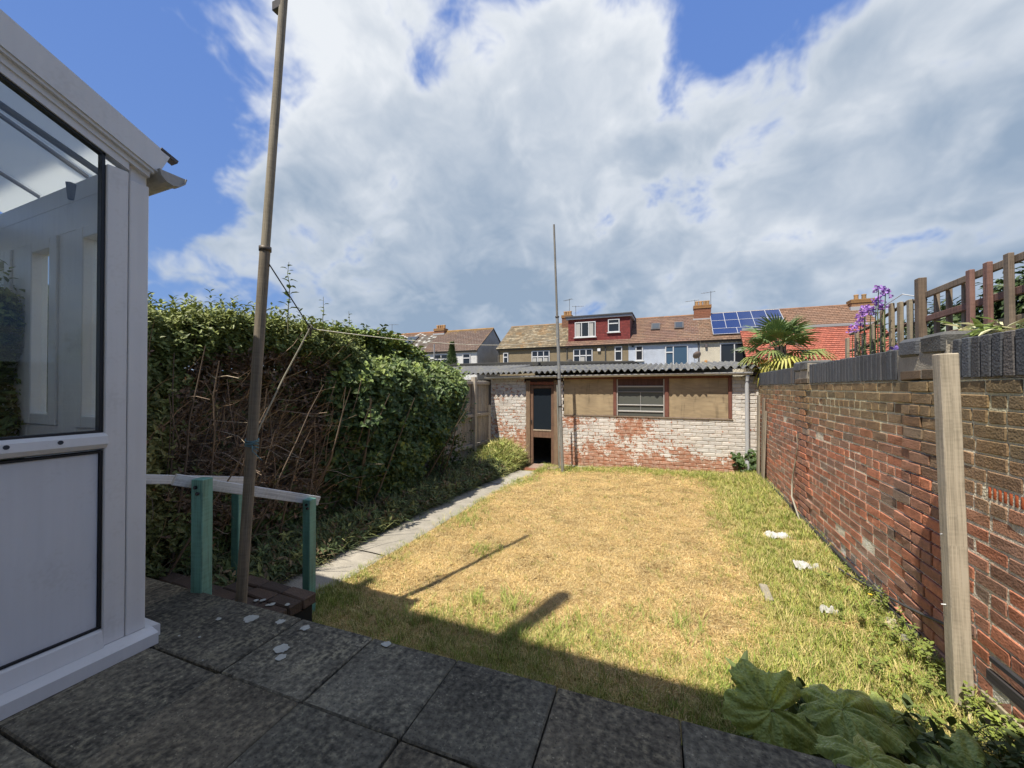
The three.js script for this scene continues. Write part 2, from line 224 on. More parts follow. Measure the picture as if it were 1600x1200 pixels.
// how dry the turf is: 1 straw, 0 green
function dry(x, f) {
  const n = fbm(x * 1.1 + 50, f * 1.1 + 50, 4, 90), m = fbm(x * 4 + 50, f * 4 + 50, 3, 95);
  let d = 1.1 - 1.15 * S(x + n * 0.55 + m * 0.2, 0.1, 1.1) - 0.62 * S(f - n * 1.0 - 0.3 * x * (x < 0 ? 0.3 : 1), 3.3, 2.1) - 0.6 * S(f + n * 0.5, 7.4, 8.4);
  d -= 0.35 * S(-x, 2.3, 2.66); d += n * 0.32 + m * 0.34; if (x > 0.75) d = Math.max(d, 0.18 + 0.5 * S(n + m, 0.1, 0.5)); return cl(d);
}
{
  const r = rng(5);
  const g = new THREE.PlaneGeometry(1200, 1200, 24, 24).rotateX(-Math.PI / 2).translate(0, -0.22, 0);
  put(new THREE.Mesh(buv(tint(g, [0.12, 0.11, 0.05])), M.soil), 'ground', scene, { kind: 'structure', label: 'ground of the neighbouring gardens reaching to the horizon' });
  const nx = 200, nf = 260, x0 = -4.6, x1 = 1.6, f0 = 0.9, f1 = 9, pg = new THREE.PlaneGeometry(1, 1, nx, nf), p = pg.attributes.position, col = new Float32Array(p.count * 3), uv = pg.attributes.uv;
  for (let i = 0; i < p.count; i++) {
    const x = mix(x0, x1, p.getX(i) + 0.5), f = mix(f0, f1, p.getY(i) + 0.5), d = dry(x, f); p.setXYZ(i, x, gh(x, f), -f); uv.setXY(i, x, f);
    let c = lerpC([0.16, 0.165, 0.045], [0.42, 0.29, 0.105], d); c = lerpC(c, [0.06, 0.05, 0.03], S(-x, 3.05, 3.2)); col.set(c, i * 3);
  }
  pg.setAttribute('color', new THREE.BufferAttribute(col, 3)); pg.computeVertexNormals();
  put(new THREE.Mesh(pg, M.soil), 'lawn', scene, { kind: 'structure', label: 'parched straw-coloured back garden lawn between path and brick wall' });
  // concrete path: cast in bays with ragged edges
  const path = thing('path', 'narrow pale concrete path along the foot of the hedge to the shed door', '', -2.9, 0, 5, null, 'structure');
  const cuts = [1.5, 3.1, 4.75, 6.3, 7.75];
  for (let b = 0; b < cuts.length - 1; b++) {
    const fa = cuts[b] + 0.006, fb = cuts[b + 1] - 0.006, n = 26, pos = [], idx = [], uvs = [];
    for (let i = 0; i <= n; i++) {
      const f = mix(fa, fb, i / n), l = -3.14 + 0.05 * fbm(f * 2 + 9, 3, 3, 4) + 0.05 * S(f, 4, 7.5), rr = -2.665 + 0.035 * fbm(f * 4 + 2, 8, 4, 6) + 0.07 * S(f, 5, 7.6), y = gh(-2.9, f) + 0.022 + 0.004 * (b % 2);
      for (const [x, yy] of [[l, y - 0.06], [l, y], [mix(l, rr, 0.33), y + 0.004], [mix(l, rr, 0.66), y + 0.004], [rr, y], [rr + 0.01, y - 0.06]]) { pos.push(x, yy, -f); uvs.push(x, f); }
    }
    for (let i = 0; i < n; i++) for (let k = 0; k < 5; k++) { const a = i * 6 + k; idx.push(a, a + 1, a + 6, a + 1, a + 7, a + 6); }
    const q = new THREE.BufferGeometry(); q.setAttribute('position', new THREE.Float32BufferAttribute(pos, 3)); q.setAttribute('uv', new THREE.Float32BufferAttribute(uvs, 2)); q.setIndex(idx); q.computeVertexNormals();
    part('concrete_bay', tint(q, vary([1, 1, 1], r, 0.1)), M.concrete, path);
  }
  // patio of square slabs, its grid turned a little from the garden's axis
  const patio = thing('patio', 'raised terrace of dark weathered square concrete slabs', '', 0, 0.48, 1.5, null, 'structure');
  const PT = 0.457, th = 0.045, turn = new THREE.Matrix4().makeRotationY(0.045);
  const at = (g) => g.translate(0.9, 0, 1.525).applyMatrix4(turn).translate(-0.9, 0, -1.525);
  const rows = [1.525, 1.103, 0.646, 0.19, -0.27, -0.73];
  for (let j = 0; j < 5; j++) for (let i = -7; i < 6; i++) {
    const xa = -0.9 + i * PT, gap = 0.005 + r() * 0.004, y = 0.48 + (r() - 0.5) * 0.007;
    const s = cbox(PT - gap, 0.05, rows[j] - rows[j + 1] - gap, 0.006, 0.0025, r); s.rotateX((r() - 0.5) * 0.007).rotateZ((r() - 0.5) * 0.007).translate(xa + PT / 2, y - 0.025, -(rows[j] + rows[j + 1]) / 2);
    part('paving_slab', buv(tint(at(s), vary([1, 1, 1], r, 0.2)), r() * 3, r() * 3), M.slab, patio);
  }
  part('bedding', at(bx(-4.2, 1.9, 0.2, 0.434, -0.75, 1.47)), M.joint, patio);
  part('retaining_wall', at(bx(-4.2, 1.9, -0.1, 0.43, 1.2, 1.455)), M.concrete, patio);
  const spots = [[-2.205, 1.301, 0.013], [-2.056, 1.369, 0.033], [-1.886, 1.409, 0.02], [-1.72, 1.42, 0.02], [-1.686, 1.266, 0.03], [-1.636, 1.225, 0.02], [-1.259, 1.479, 0.02], [-2.13, 1.172, 0.006], [-2.233, 1.139, 0.006], [-1.935, 1.078, 0.007]];
  for (const [x, f, s] of spots) { const n = 26, v = [[x, 0.4846, -f]], fc = []; for (let i = 0; i < n; i++) { const a = i / n * 6.2832, q = s * (1 + 0.6 * fbm(Math.cos(a) * 1.8 + x * 20, Math.sin(a) * 1.5 + 9, 3, 2)); v.push([x + Math.cos(a) * q * 1.15, 0.4838, -f - Math.sin(a) * q]); fc.push([0, i + 1, (i + 1) % n + 1]); } part('lichen_spot', poly(v, fc), M.lichen, patio); }
}

// ---------------------------------------------------------------- the house behind (its eaves shade the terrace) and the conservatory
{
  const h = thing('house', 'rendered rear wall and eaves of the house that the conservatory leans against', 'house', 0, 0, -1);
  part('wall', bx(-6.5, 6.5, -0.1, 5.8, -1.25, -0.95), mk([0.7, 0.68, 0.63], { map: T.render }), h);
  const rf = part('roof', prism([[-0.6, 5.88], [-0.6, 5.98], [-4.6, 8.6], [-4.6, 8.5]], 13.4, 'x', -6.7), mk([0.2, 0.13, 0.1], { map: T.grit }), h);
  part('fascia', bx(-6.7, 6.7, 5.74, 5.93, -0.66, -0.63), M.upvc, h);
  part('flue', [tube([V(-1.996, 5.8, -0.72), V(-1.996, 7.46, -0.72)], 0.078, 0.078, 12)], M.metal, rf);
  part('vent_pipe', [tube([V(-3.48, 5.8, -0.72), V(-3.48, 6.69, -0.72)], 0.05, 0.05, 10)], M.plain, rf);
}
{
  const X = -2.33, c = thing('conservatory', 'white plastic lean-to conservatory with large side window and solid lower panel', 'conservatory', X, 0.48, 1.05);
  const ry = (f) => 2.735 + (0.902 - f) * 0.47;                     // underside line of the sloping head of the window
  const x0 = X - 1.72, yT = 1.46;
  // side wall seen from the camera
  part('sill', [prism([[X - 0.12, 0.483], [X + 0.07, 0.483], [X + 0.07, 0.535], [X + 0.005, 0.55], [X - 0.12, 0.55]], 1.99, 'f', -0.92)], M.upvc, c);
  part('sill', prism([[1.0, 0.483], [1.11, 0.483], [1.11, 0.535], [1.05, 0.55], [1.0, 0.55]], 1.72, 'x', x0 - 0.001), M.upvc, c);
  part('corner_post', [bx(X - 0.075, X, 0.55, 2.655, 0.978, 1.05, 0.003), bx(X - 0.075, X - 0.001, 0.55, 2.69, 0.90, 0.976, 0.004)], M.upvc, c);
  part('post', bx(X - 0.07, X, 0.55, 3.15, -0.12, -0.02), M.upvc, c);
  part('post', bx(X - 0.07, X, 0.55, 3.45, -0.94, -0.86), M.upvc, c);
  part('bottom_rail', [prism([[X - 0.07, 0.55], [X + 0.012, 0.55], [X - 0.002, 0.618], [X - 0.02, 0.63], [X - 0.07, 0.63]], 0.92, 'f', -0.02)], M.upvc, c);
  const lp = part('lower_panel', bx(X - 0.05, X - 0.02, 0.638, 1.402, -0.01, 0.888, 0.002), M.panel, c);
  part('gasket', [bx(X - 0.05, X - 0.012, 0.629, 0.639, -0.02, 0.9, 0.001), bx(X - 0.05, X - 0.012, 1.402, 1.412, -0.02, 0.9, 0.001), bx(X - 0.05, X - 0.012, 0.639, 1.402, 0.889, 0.899, 0.001)], M.gasket, lp);
  const tr = part('transom', prism([[X - 0.06, 1.413], [X + 0.006, 1.425], [X + 0.022, 1.445], [X + 0.018, 1.478], [X - 0.008, 1.492], [X - 0.06, 1.492]], 0.925, 'f', -0.02), M.upvc, c);
  for (const f of [0.3, 0.62, 0.76]) part('screw_cap', new THREE.CylinderGeometry(0.008, 0.009, 0.004, 12).rotateZ(-1.35).translate(X + 0.02, 1.467, -f), M.gasket, tr);
  const gl = part('window_pane', poly([[X - 0.03, 1.5, 0.02], [X - 0.03, 1.5, -0.894], [X - 0.03, ry(0.894), -0.894], [X - 0.03, ry(-0.02), 0.02]], [[0, 1, 2, 3]]), M.glass, c);
  part('gasket', [bx(X - 0.045, X - 0.012, 1.492, 1.502, -0.02, 0.9, 0.001), bx(X - 0.045, X - 0.012, 1.502, ry(0.9), 0.886, 0.899, 0.001), prism([[-0.02, ry(-0.02) - 0.008], [0.899, ry(0.899) - 0.012], [0.899, ry(0.899)], [-0.02, ry(-0.02) + 0.004]], 0.033, 'x', X - 0.045)], M.gasket, gl);
  part('window_head', [prism([[-0.02, ry(-0.02)], [0.977, ry(0.977)], [0.977, ry(0.977) + 0.035], [-0.02, ry(-0.02) + 0.035]], 0.05, 'x', X - 0.053), prism([[-0.02, ry(-0.02) + 0.035], [1.05, ry(1.05) + 0.035], [1.05, ry(1.05) + 0.085], [-0.02, ry(-0.02) + 0.085]], 0.075, 'x', X - 0.07)], M.upvc, c);
  part('barge_board', [prism([[-0.95, ry(-0.95) + 0.095], [1.075, ry(1.075) + 0.075], [1.12, ry(1.12) + 0.2], [-0.95, ry(-0.95) + 0.245]], 0.022, 'x', X + 0.008), prism([[-0.95, ry(-0.95) + 0.083], [1.06, ry(1.06) + 0.06], [1.06, ry(1.06) + 0.075], [-0.95, ry(-0.95) + 0.095]], 0.016, 'x', X + 0.006)], M.upvc, c);
  // second, nearer bay of the side wall, beside the camera
  part('lower_panel', bx(X - 0.05, X - 0.02, 0.58, 1.402, -0.85, -0.13, 0.002), M.panel, c);
  part('transom', bx(X - 0.06, X + 0.01, 1.405, 1.49, -0.86, -0.12), M.upvc, c);
  part('window_pane', poly([[X - 0.03, 1.49, 0.86], [X - 0.03, 1.49, 0.12], [X - 0.03, ry(-0.12), 0.12], [X - 0.03, ry(-0.86), 0.86]], [[0, 1, 2, 3]]), M.glass, c);
  part('window_head', prism([[-0.86, ry(-0.86)], [-0.12, ry(-0.12)], [-0.12, ry(-0.12) + 0.085], [-0.86, ry(-0.86) + 0.085]], 0.07, 'x', X - 0.068), M.upvc, c);
  // garden front, seen through the pane
  const fr = sub('front_wall', c), n = 3, wv = (X - x0) / n;
  part('frame', [bx(x0, X - 0.076, 0.55, 0.64, 0.98, 1.049), bx(x0, X - 0.076, 1.40, 1.49, 0.978, 1.05), bx(x0, X - 0.076, 2.5, 2.655, 0.98, 1.049), ...[...Array(n + 1).keys()].filter((i) => i < n).map((i) => bx(x0 + i * wv - (i ? 0.1 : 0), x0 + i * wv + 0.1, 0.64, 2.5, 0.975, 1.046))], M.upvc, fr);
  for (let i = 0; i < n; i++) {
    part('casement', [bx(x0 + i * wv + 0.102, x0 + i * wv + 0.175, 1.492, 2.498, 0.965, 1.03), bx(x0 + (i + 1) * wv - 0.185, x0 + (i + 1) * wv - 0.102, 1.492, 2.498, 0.965, 1.03), bx(x0 + i * wv + 0.175, x0 + (i + 1) * wv - 0.185, 1.492, 1.55, 0.965, 1.03), bx(x0 + i * wv + 0.175, x0 + (i + 1) * wv - 0.185, 2.44, 2.498, 0.965, 1.03)], M.upvc, fr);
    part('window_pane', bx(x0 + i * wv + 0.1, x0 + (i + 1) * wv - 0.1, 1.54, 2.46, 1.005, 1.0055, 0), M.glass, fr);
    part('lower_panel', bx(x0 + i * wv + 0.05, x0 + (i + 1) * wv - 0.05, 0.64, 1.4, 1.0, 1.03), M.panel, fr);
  }
  part('left_wall', [bx(x0 - 0.09, x0 - 0.002, 0.48, 1.45, -0.93, 1.04), bx(x0 - 0.09, x0 - 0.002, 2.6, 2.75, -0.93, 1.04), bx(x0 - 0.09, x0 - 0.002, 1.45, 2.6, 0.9, 1.04), bx(x0 - 0.09, x0 - 0.002, 1.45, 2.6, -0.1, 0.02), bx(x0 - 0.09, x0 - 0.002, 2.75, 3.3, -0.93, -0.1)], M.panel, c); part('window_pane', bx(x0 - 0.05, x0 - 0.045, 1.45, 2.6, -0.93, 0.9, 0), M.glass, c);
  part('floor', bx(x0, X - 0.08, 0.489, 0.535, -0.93, 0.97), M.panel, c);
  const ro = part('roof', [0, 1, 2].map((i) => prism([[-0.93, ry(-0.93) + 0.19], [1.1, ry(1.1) + 0.17], [1.1, ry(1.1) + 0.182], [-0.93, ry(-0.93) + 0.202]], wv - 0.01, 'x', x0 + i * wv + 0.005)), M.poly, c);
  part('rafter', [0, 1, 2, 3].map((i) => prism([[-0.93, ry(-0.93) + 0.172], [1.05, ry(1.05) + 0.153], [1.05, ry(1.05) + 0.168], [-0.93, ry(-0.93) + 0.188]], 0.02, 'x', x0 + i * wv - (i === 3 ? 0.13 : 0.025))), mk([0.3, 0.31, 0.33]), ro);
  part('tie_bar', [tube([V(X - 0.1, 2.66, 0.95), V(X - 0.28, 3.12, 0.1)], 0.014, 0.014, 6), tube([V(X - 0.42, 2.62, 0.93), V(X - 0.42, 2.70, 0.93)], 0.012, 0.02, 6)], mk([0.25, 0.27, 0.3]), ro);
  part('eaves_beam', bx(x0, X - 0.02, 2.655, 2.755, 0.985, 1.05), M.upvc, c);
  // half-round gutter with a stop end
  const gp = [], gx0 = X + 0.035, cy = 2.745, cf = 1.125, R = 0.052; const NB = 12;
  for (const rr of [R, R - 0.004]) for (let i = 0; i <= NB; i++) { const a = Math.PI + i / NB * Math.PI; gp.push([cf + Math.cos(a) * rr, cy + Math.sin(a) * rr, rr]); }
  const ou = gp.slice(0, NB + 1).map((p) => [p[0], p[1]]), inn = gp.slice(NB + 1).map((p) => [p[0], p[1]]).reverse();
  const gu = []; for (let i = 0; i < NB; i++) { const a = Math.PI + i / NB * Math.PI, b = Math.PI + (i + 1) / NB * Math.PI, q = (t, rr) => [cf + Math.cos(t) * rr, cy + Math.sin(t) * rr]; gu.push(prism([q(a, R), q(b, R), q(b, R - 0.004), q(a, R - 0.004)], 1.8, 'x', gx0 - 1.8)); }
  const gm = mk([0.42, 0.41, 0.39], { map: T.grit, roughness: 0.6 });
  const gt = part('gutter', gu, gm, c);
  part('stop_end', [prism(ou, 0.008, 'x', gx0 + 0.002), ...[0, 1, 2, 3, 4, 5].map((i) => { const a = Math.PI + i / 6 * Math.PI, b = Math.PI + (i + 1) / 6 * Math.PI, q = (t, rr) => [cf + Math.cos(t) * rr, cy + Math.sin(t) * rr]; return prism([q(a, R + 0.006), q(b, R + 0.006), q(b, R), q(a, R)], 0.05, 'x', gx0 - 0.035); })], gm, gt);
  part('roof_trim', [prism([[1.085, 2.86], [1.155, 2.83], [1.15, 2.815], [1.08, 2.845]], 0.05, 'x', X - 0.02)], mk([0.12, 0.11, 0.11]), gt);
}

// ---------------------------------------------------------------- brick steps and green handrails
{
  const r = rng(77), st = thing('brick_steps', 'short flight of dark worn brick steps at the edge of the terrace', 'steps', -2.9, 0, 1.7);
  for (const [x0, x1, y, f0, f1] of [[-2.93, -2.25, 0.3, 1.53, 1.95], [-4.0, -2.95, 0.285, 1.53, 1.78]]) {
    part('step_core', bx(x0 + 0.02, x1 - 0.02, -0.05, y - 0.07, f0, f1 - 0.02), M.joint, st);
    const rows = Math.round((f1 - f0) / 0.105), nn = Math.round((x1 - x0) / 0.225);
    for (let j = 0; j < rows; j++) for (let i = 0; i < nn; i++) { const w = (x1 - x0) / nn, d = (f1 - f0) / rows; part('brick', tint(bx(x0 + i * w + 0.005, x0 + (i + 1) * w - 0.005, y - 0.07, y + (r() - 0.5) * 0.012, f0 + j * d + 0.005, f0 + (j + 1) * d - 0.005, 0.008, 0.004, r), vary([0.11, 0.075, 0.055], r, 0.25)), M.clay, st); }
  }
  for (let i = 0; i < 8; i++) { const x = -2.45 + (r() - 0.5) * 0.34, f = 1.66 + (r() - 0.5) * 0.2, s = 0.009 + r() * 0.012; const n = 9, v = [[x, 0.3125, -f]], fc = []; for (let k = 0; k < n; k++) { const a = k / n * 6.2832, q = s * (0.8 + 0.5 * r()); v.push([x + Math.cos(a) * q, 0.3105, -f - Math.sin(a) * q]); fc.push([0, k + 1, (k + 1) % n + 1]); } part('lichen_spot', poly(v, fc), M.lichen, st); }
  const GR = [0.15, 0.36, 0.30], WH = [0.74, 0.74, 0.72];
  const h = thing('handrail', 'white timber handrail on two green posts at the terrace steps', 'handrail', -2.6, 0, 1.8);
  const post = (x, y0, y1, f, s, tw) => { const g = cbox(s, y1 - y0, s, 0.004); g.rotateY(tw).translate(x, (y0 + y1) / 2, -f); return buv(tint(g, GR)); };
  const p1 = part('post', post(-2.63, 0.42, 1.145, 1.455, 0.075, 0.25), M.paint, h); part('bolt', [new THREE.CylinderGeometry(0.011, 0.011, 0.012, 8).rotateX(1.57).translate(-2.62, 1.10, -1.412), new THREE.CylinderGeometry(0.011, 0.011, 0.012, 8).rotateX(1.57).translate(-2.60, 1.065, -1.412)], M.dark, p1);
  const p2 = part('post', post(-2.53, -0.05, 0.86, 2.12, 0.066, 0.1), M.paint, h); part('bolt', [new THREE.CylinderGeometry(0.009, 0.009, 0.012, 8).rotateX(1.57).translate(-2.52, 0.825, -2.083), new THREE.CylinderGeometry(0.009, 0.009, 0.012, 8).rotateX(1.57).translate(-2.507, 0.80, -2.083)], M.dark, p2);
  part('rail', tint(beam(V(-2.73, 1.15, 1.36), V(-2.555, 0.815, 2.22), 0.035, 0.066), WH), M.paint, h);
  const b = thing('handrail', 'second white handrail behind the first with a single green post near the hedge', 'handrail', -3.2, 0, 2);
  part('post', post(-3.28, 0.0, 0.96, 2.08, 0.07, 0.2), M.paint, b);
  part('rail', tint(beam(V(-3.3, 1.14, 1.2), V(-3.24, 0.93, 2.12), 0.035, 0.062), WH), M.paint, b);
}

// ---------------------------------------------------------------- clothes poles, washing line
{
  const pole = thing('clothes_pole', 'tall weathered brown pole leaning beside the terrace, tied with blue twine', 'pole', -2.39, 0, 1.52);
  const A = V(-2.405, -0.05, 1.515), B = V(-2.292, 2.533, 1.6), C = V(-2.283, 4.76, 1.745), br = [0.23, 0.195, 0.145];
  part('lower_shaft', tint(tube([A, A.clone().lerp(B, 0.5), B], 0.03, 0.029, 14), br), M.wood, pole);
  part('upper_shaft', tint(tube([B.clone().lerp(A, 0.05), C], 0.025, 0.023, 14), [0.30, 0.265, 0.20]), M.wood, pole);
  part('collar', tint(tube([B.clone().add(V(0, -0.015, 0)), B.clone().add(V(0, 0.012, 0))], 0.034, 0.034, 14), [0.12, 0.1, 0.08]), M.metal, pole);
  part('top_bracket', tint(bx(-2.36, -2.28, 4.09, 4.15, 1.68, 1.72), [0.1, 0.09, 0.08]), M.metal, pole);
  const K = A.clone().lerp(B, 0.545), lo = []; const r = rng(3);
  for (let j = 0; j < 5; j++) { const pts = []; for (let i = 0; i <= 16; i++) { const a = i / 16 * 6.2832; pts.push(new THREE.Vector3(K.x + Math.cos(a) * 0.034, K.y + (j - 2) * 0.011 + Math.sin(a + j) * 0.009, K.z + Math.sin(a) * 0.034)); } lo.push(tube(pts, 0.004, 0.004, 5)); }
  for (let i = 0; i < 3; i++) lo.push(tube([K.clone().add(new THREE.Vector3(0.03, 0, 0.02)), K.clone().add(new THREE.Vector3(0.05, -0.02 * i, 0.03)), K.clone().add(new THREE.Vector3(0.06 + 0.03 * i, 0.01 - 0.05 * i, 0.02))], 0.003, 0.002, 5));
  part('twine', tint(merged(lo), [0.10, 0.19, 0.21]), M.plain, pole);
  const Pl = V(-2.275, 2.095, 1.905);
  const ln = thing('washing_line', 'thin pale washing line running from a pulley by the near pole to the far pole', 'washing line', Pl.x, Pl.y, 1.905);
  part('hanger_wire', tint(tube([V(-2.27, 2.44, 1.61), Pl], 0.004, 0.004, 5), [0.06, 0.06, 0.055]), M.plain, ln);
  part('pulley', tint(merged([new THREE.TorusGeometry(0.018, 0.006, 6, 14).translate(Pl.x, Pl.y, Pl.z), tube([Pl, Pl.clone().add(V(-0.02, -0.05, 0.02))], 0.008, 0.006, 6), tube([Pl, Pl.clone().add(V(0.03, -0.01, 0.03))], 0.007, 0.005, 6)]), [0.09, 0.085, 0.075]), M.metal, ln);
  part('tail_rope', tint(tube([Pl, V(-2.33, 1.75, 1.75), V(-2.36, 1.45, 1.62), V(-2.345, 1.36, 1.575)], 0.005, 0.005, 5), [0.40, 0.37, 0.27]), M.plain, ln);
  const pts = []; for (let i = 0; i <= 24; i++) { const t = i / 24; pts.push(V(mix(-2.275, -2.25, t), mix(2.09, 2.72, t) - 0.5 * t * (1 - t), mix(1.905, 7.87, t))); }
  part('line', tint(tube(pts, 0.0035, 0.0035, 5), [0.5, 0.48, 0.4]), M.plain, ln);
  const fp = thing('clothes_pole', 'slim grey metal pole standing in front of the shed beside its door', 'pole', -2.17, 0, 7.9);
  const D = V(-2.165, -0.05, 7.9), E = V(-2.345, 5.13, 7.9), L = (t) => D.clone().lerp(E, t);
  part('lower_shaft', tint(tube([D, L(0.62)], 0.034, 0.032, 10), [0.33, 0.33, 0.31]), M.metal, fp);
  part('upper_shaft', tint(tube([L(0.61), E], 0.024, 0.02, 10), [0.27, 0.25, 0.21]), M.metal, fp);
  part('side_pipe', tint(tube([V(-2.255, 0.0, 7.98), V(-2.30, 1.75, 7.98)], 0.018, 0.018, 8), [0.36, 0.37, 0.33]), M.metal, fp);
  for (const t of [0.26, 0.37, 0.62]) part('strap', tint(tube([L(t), L(t + 0.006)], 0.042, 0.042, 10), [0.12, 0.11, 0.1]), M.metal, fp);
}

// ---------------------------------------------------------------- shed
const SF = 8.52;
function gutter(x0, x1, y0, y1, f, R, n = 10) { const g = []; for (let i = 0; i < n; i++) { const q = (t, rr) => [f + Math.cos(t) * rr, Math.sin(t) * rr], a = Math.PI * (1 + i / n), b = Math.PI * (1 + (i + 1) / n); g.push(prism([q(a, R), q(b, R), q(b, R - 0.004), q(a, R - 0.004)], x1 - x0, 'x', x0)); } const m = merged(g), p = m.attributes.position; for (let i = 0; i < p.count; i++) p.setY(i, p.getY(i) + mix(y0, y1, (p.getX(i) - x0) / (x1 - x0))); return m; }
function corrugated(x0, x1, fa, ya, fb, yb, pitch, amp, seed) {
  const n = Math.round((x1 - x0) / pitch * 10), m = 6, pos = [], uv = [], idx = [], r = rng(seed), sag = (r() - 0.5) * 0.012;
  for (const s of [0, 1]) for (let j = 0; j <= m; j++) for (let i = 0; i <= n; i++) { const x = mix(x0, x1, i / n), t = j / m, w = Math.sin(x / pitch * 6.2832); pos.push(x, mix(ya, yb, t) + amp * w + sag * Math.sin(t * 3.1) - s * 0.008, -mix(fa, fb, t)); uv.push(x, mix(fa, fb, t)); }
  const N = (m + 1) * (n + 1); for (let j = 0; j < m; j++) for (let i = 0; i < n; i++) { const a = j * (n + 1) + i, b = a + n + 1; idx.push(a, a + 1, b, a + 1, b + 1, b, N + a, N + b, N + a + 1, N + a + 1, N + b, N + b + 1); }
  for (let i = 0; i < n; i++) idx.push(i, N + i, i + 1, i + 1, N + i, N + i + 1);
  const g = new THREE.BufferGeometry(); g.setAttribute('position', new THREE.Float32BufferAttribute(pos, 3)); g.setAttribute('uv', new THREE.Float32BufferAttribute(uv, 2)); g.setIndex(idx); g.computeVertexNormals(); return prep(g);
}
{
  const r = rng(21), s = thing('shed', 'low brick outhouse with flaking white paint, boarded windows and corrugated roof', 'shed', -1.3, 0, SF);
  // flaking whitewash: a coat over the bricks with its own shape
  const paintTex = tex(1024, 512, (u, v) => {
    const x = -4.2 + u * 5.8, y = -0.2 + v * 2.2, n = fbm(x * 2.2 + 20, y * 3 + 20, 4, 101), q = fbm(x * 11 + 20, y * 16 + 20, 4, 104), fl = fbm(x * 34 + 9, y * 40 + 9, 2, 107);
    let m = 0.85 - 0.95 * S(y + n * 0.25, 0.55, 0.12) - 0.95 * Math.exp(-(((x + 0.82) / 0.33) ** 2) - ((y - 0.85) / 0.26) ** 2) - 0.75 * Math.exp(-(((x + 2.15) / 0.2) ** 2) - ((y - 0.95) / 0.14) ** 2) - 0.5 * S(-x, 3.1, 3.3) * S(y + n * 0.3, 1.15, 0.55) + 0.25 * S(x, -0.2, 0.7) * S(y, 0.2, 0.5) - 0.35 * Math.exp(-(((x - 0.25) / 0.5) ** 2) - ((y - 0.5) / 0.1) ** 2);
    { const j = Math.floor((y + 0.02) / 0.0745), i = Math.floor((x + 4.12 - (((j % 2) + 2) % 2) * 0.1125) / 0.225); m += VAL[PERM[(PERM[j & 255] + i) & 255]] * 0.2; }
    m += n * 0.45 + q * 0.75 + fl * 0.65; const t = S(m, 0.4, 0.56), wn = 0.62 + 0.12 * n + 0.1 * q;
    const bare = mix3([0.40, 0.175, 0.10], [0.54, 0.38, 0.29], cl(0.4 + q + fl * 0.6)); return mix3(bare, [wn, wn * 0.96, wn * 0.88], t * 0.93);
  }, 1, 1);
  const pm = mk([1, 1, 1], { map: paintTex, bumpMap: T.gritBump, bumpScale: 0.006, roughness: 0.85 });
  const wuv = (g) => { const p = g.attributes.position, u = g.attributes.uv; for (let i = 0; i < p.count; i++) u.setXY(i, (p.getX(i) + 4.2) / 5.8, (p.getY(i) + 0.2) / 2.2); return g; };
  const open = [[-3.2, -2.42, -0.3, 1.95], [-2.3, 1.0, 1.095, 1.95]], wall = sub('front_wall', s), all = [];
  for (let j = 0; j < 26; j++) {
    const y0 = -0.02 + j * 0.0745, off = (j % 2) * 0.1125; if (y0 > 1.86) break;
    for (let i = -1; i < 26; i++) {
      let a = -4.12 + i * 0.225 + off, b = a + 0.225; a = Math.max(a, -4.12); b = Math.min(b, 1.47); if (b - a < 0.04) continue;
      let segs = [[a, b]];
      for (const [o0, o1, p0, p1] of open) if (y0 + 0.06 > p0 && y0 < p1) segs = segs.flatMap(([q, w]) => [[q, Math.min(w, o0)], [Math.max(q, o1), w]]).filter(([q, w]) => w - q > 0.035);
      for (const [q, w] of segs) all.push(wuv(tint(bx(q + 0.005, w - 0.005, y0, y0 + 0.065 + r() * 0.002, SF + (r() - 0.5) * 0.006, SF + 0.06, 0.006, 0.0025, r), vary([0.97, 0.97, 0.97], r, 0.09))));
    }
  }
  const near = all.slice().sort((a, b) => a.boundingBox ? 0 : 0); near.slice(0, 300).forEach((g) => part('brick', g, pm, wall)); if (near.length > 300) part('brick_courses', near.slice(300), pm, wall, { kind: 'stuff' });
  part('mortar', [bx(-4.11, -3.2, -0.15, 1.9, SF + 0.008, SF + 0.1, 0), bx(-2.42, 1.46, -0.15, 1.09, SF + 0.0081, SF + 0.1, 0), bx(1.0, 1.46, 1.0905, 1.9, SF + 0.0082, SF + 0.1, 0)].map((g) => wuv(tint(g, [0.80, 0.76, 0.7]))), pm, wall);
  part('plinth', bx(-2.4, 1.5, -0.3, -0.025, SF - 0.045, SF + 0.1, 0.01, 0.004, r), M.concrete, s);
  part('side_wall', [bx(-4.12, -4.0, -0.2, 1.95, SF + 0.1, 11.5), bx(1.36, 1.47, -0.2, 1.95, SF + 0.1, 11.5), bx(-4.0, 1.36, -0.2, 2.2, 11.4, 11.5)], M.concrete, s);
  part('floor', bx(-4, 1.36, -0.2, -0.1, SF + 0.02, 11.4), M.concrete, s);
  // door
  const BW = [0.20, 0.115, 0.075];
  const fr = part('door_frame', [bx(-3.2, -3.1, -0.2, 1.86, SF - 0.03, SF + 0.07, 0.006), bx(-2.53, -2.43, -0.18, 1.86, SF - 0.03, SF + 0.07, 0.006)].map((g) => tint(g, [0.25, 0.17, 0.11])).concat(tint(bx(-3.1, -2.53, 1.76, 1.83, SF - 0.025, SF + 0.07), [0.20, 0.07, 0.045])), M.wood, s);
  part('lintel', tint(bx(-3.25, -2.32, 1.835, 1.93, SF + 0.0, SF + 0.09), [0.05, 0.03, 0.025]), M.wood, s);
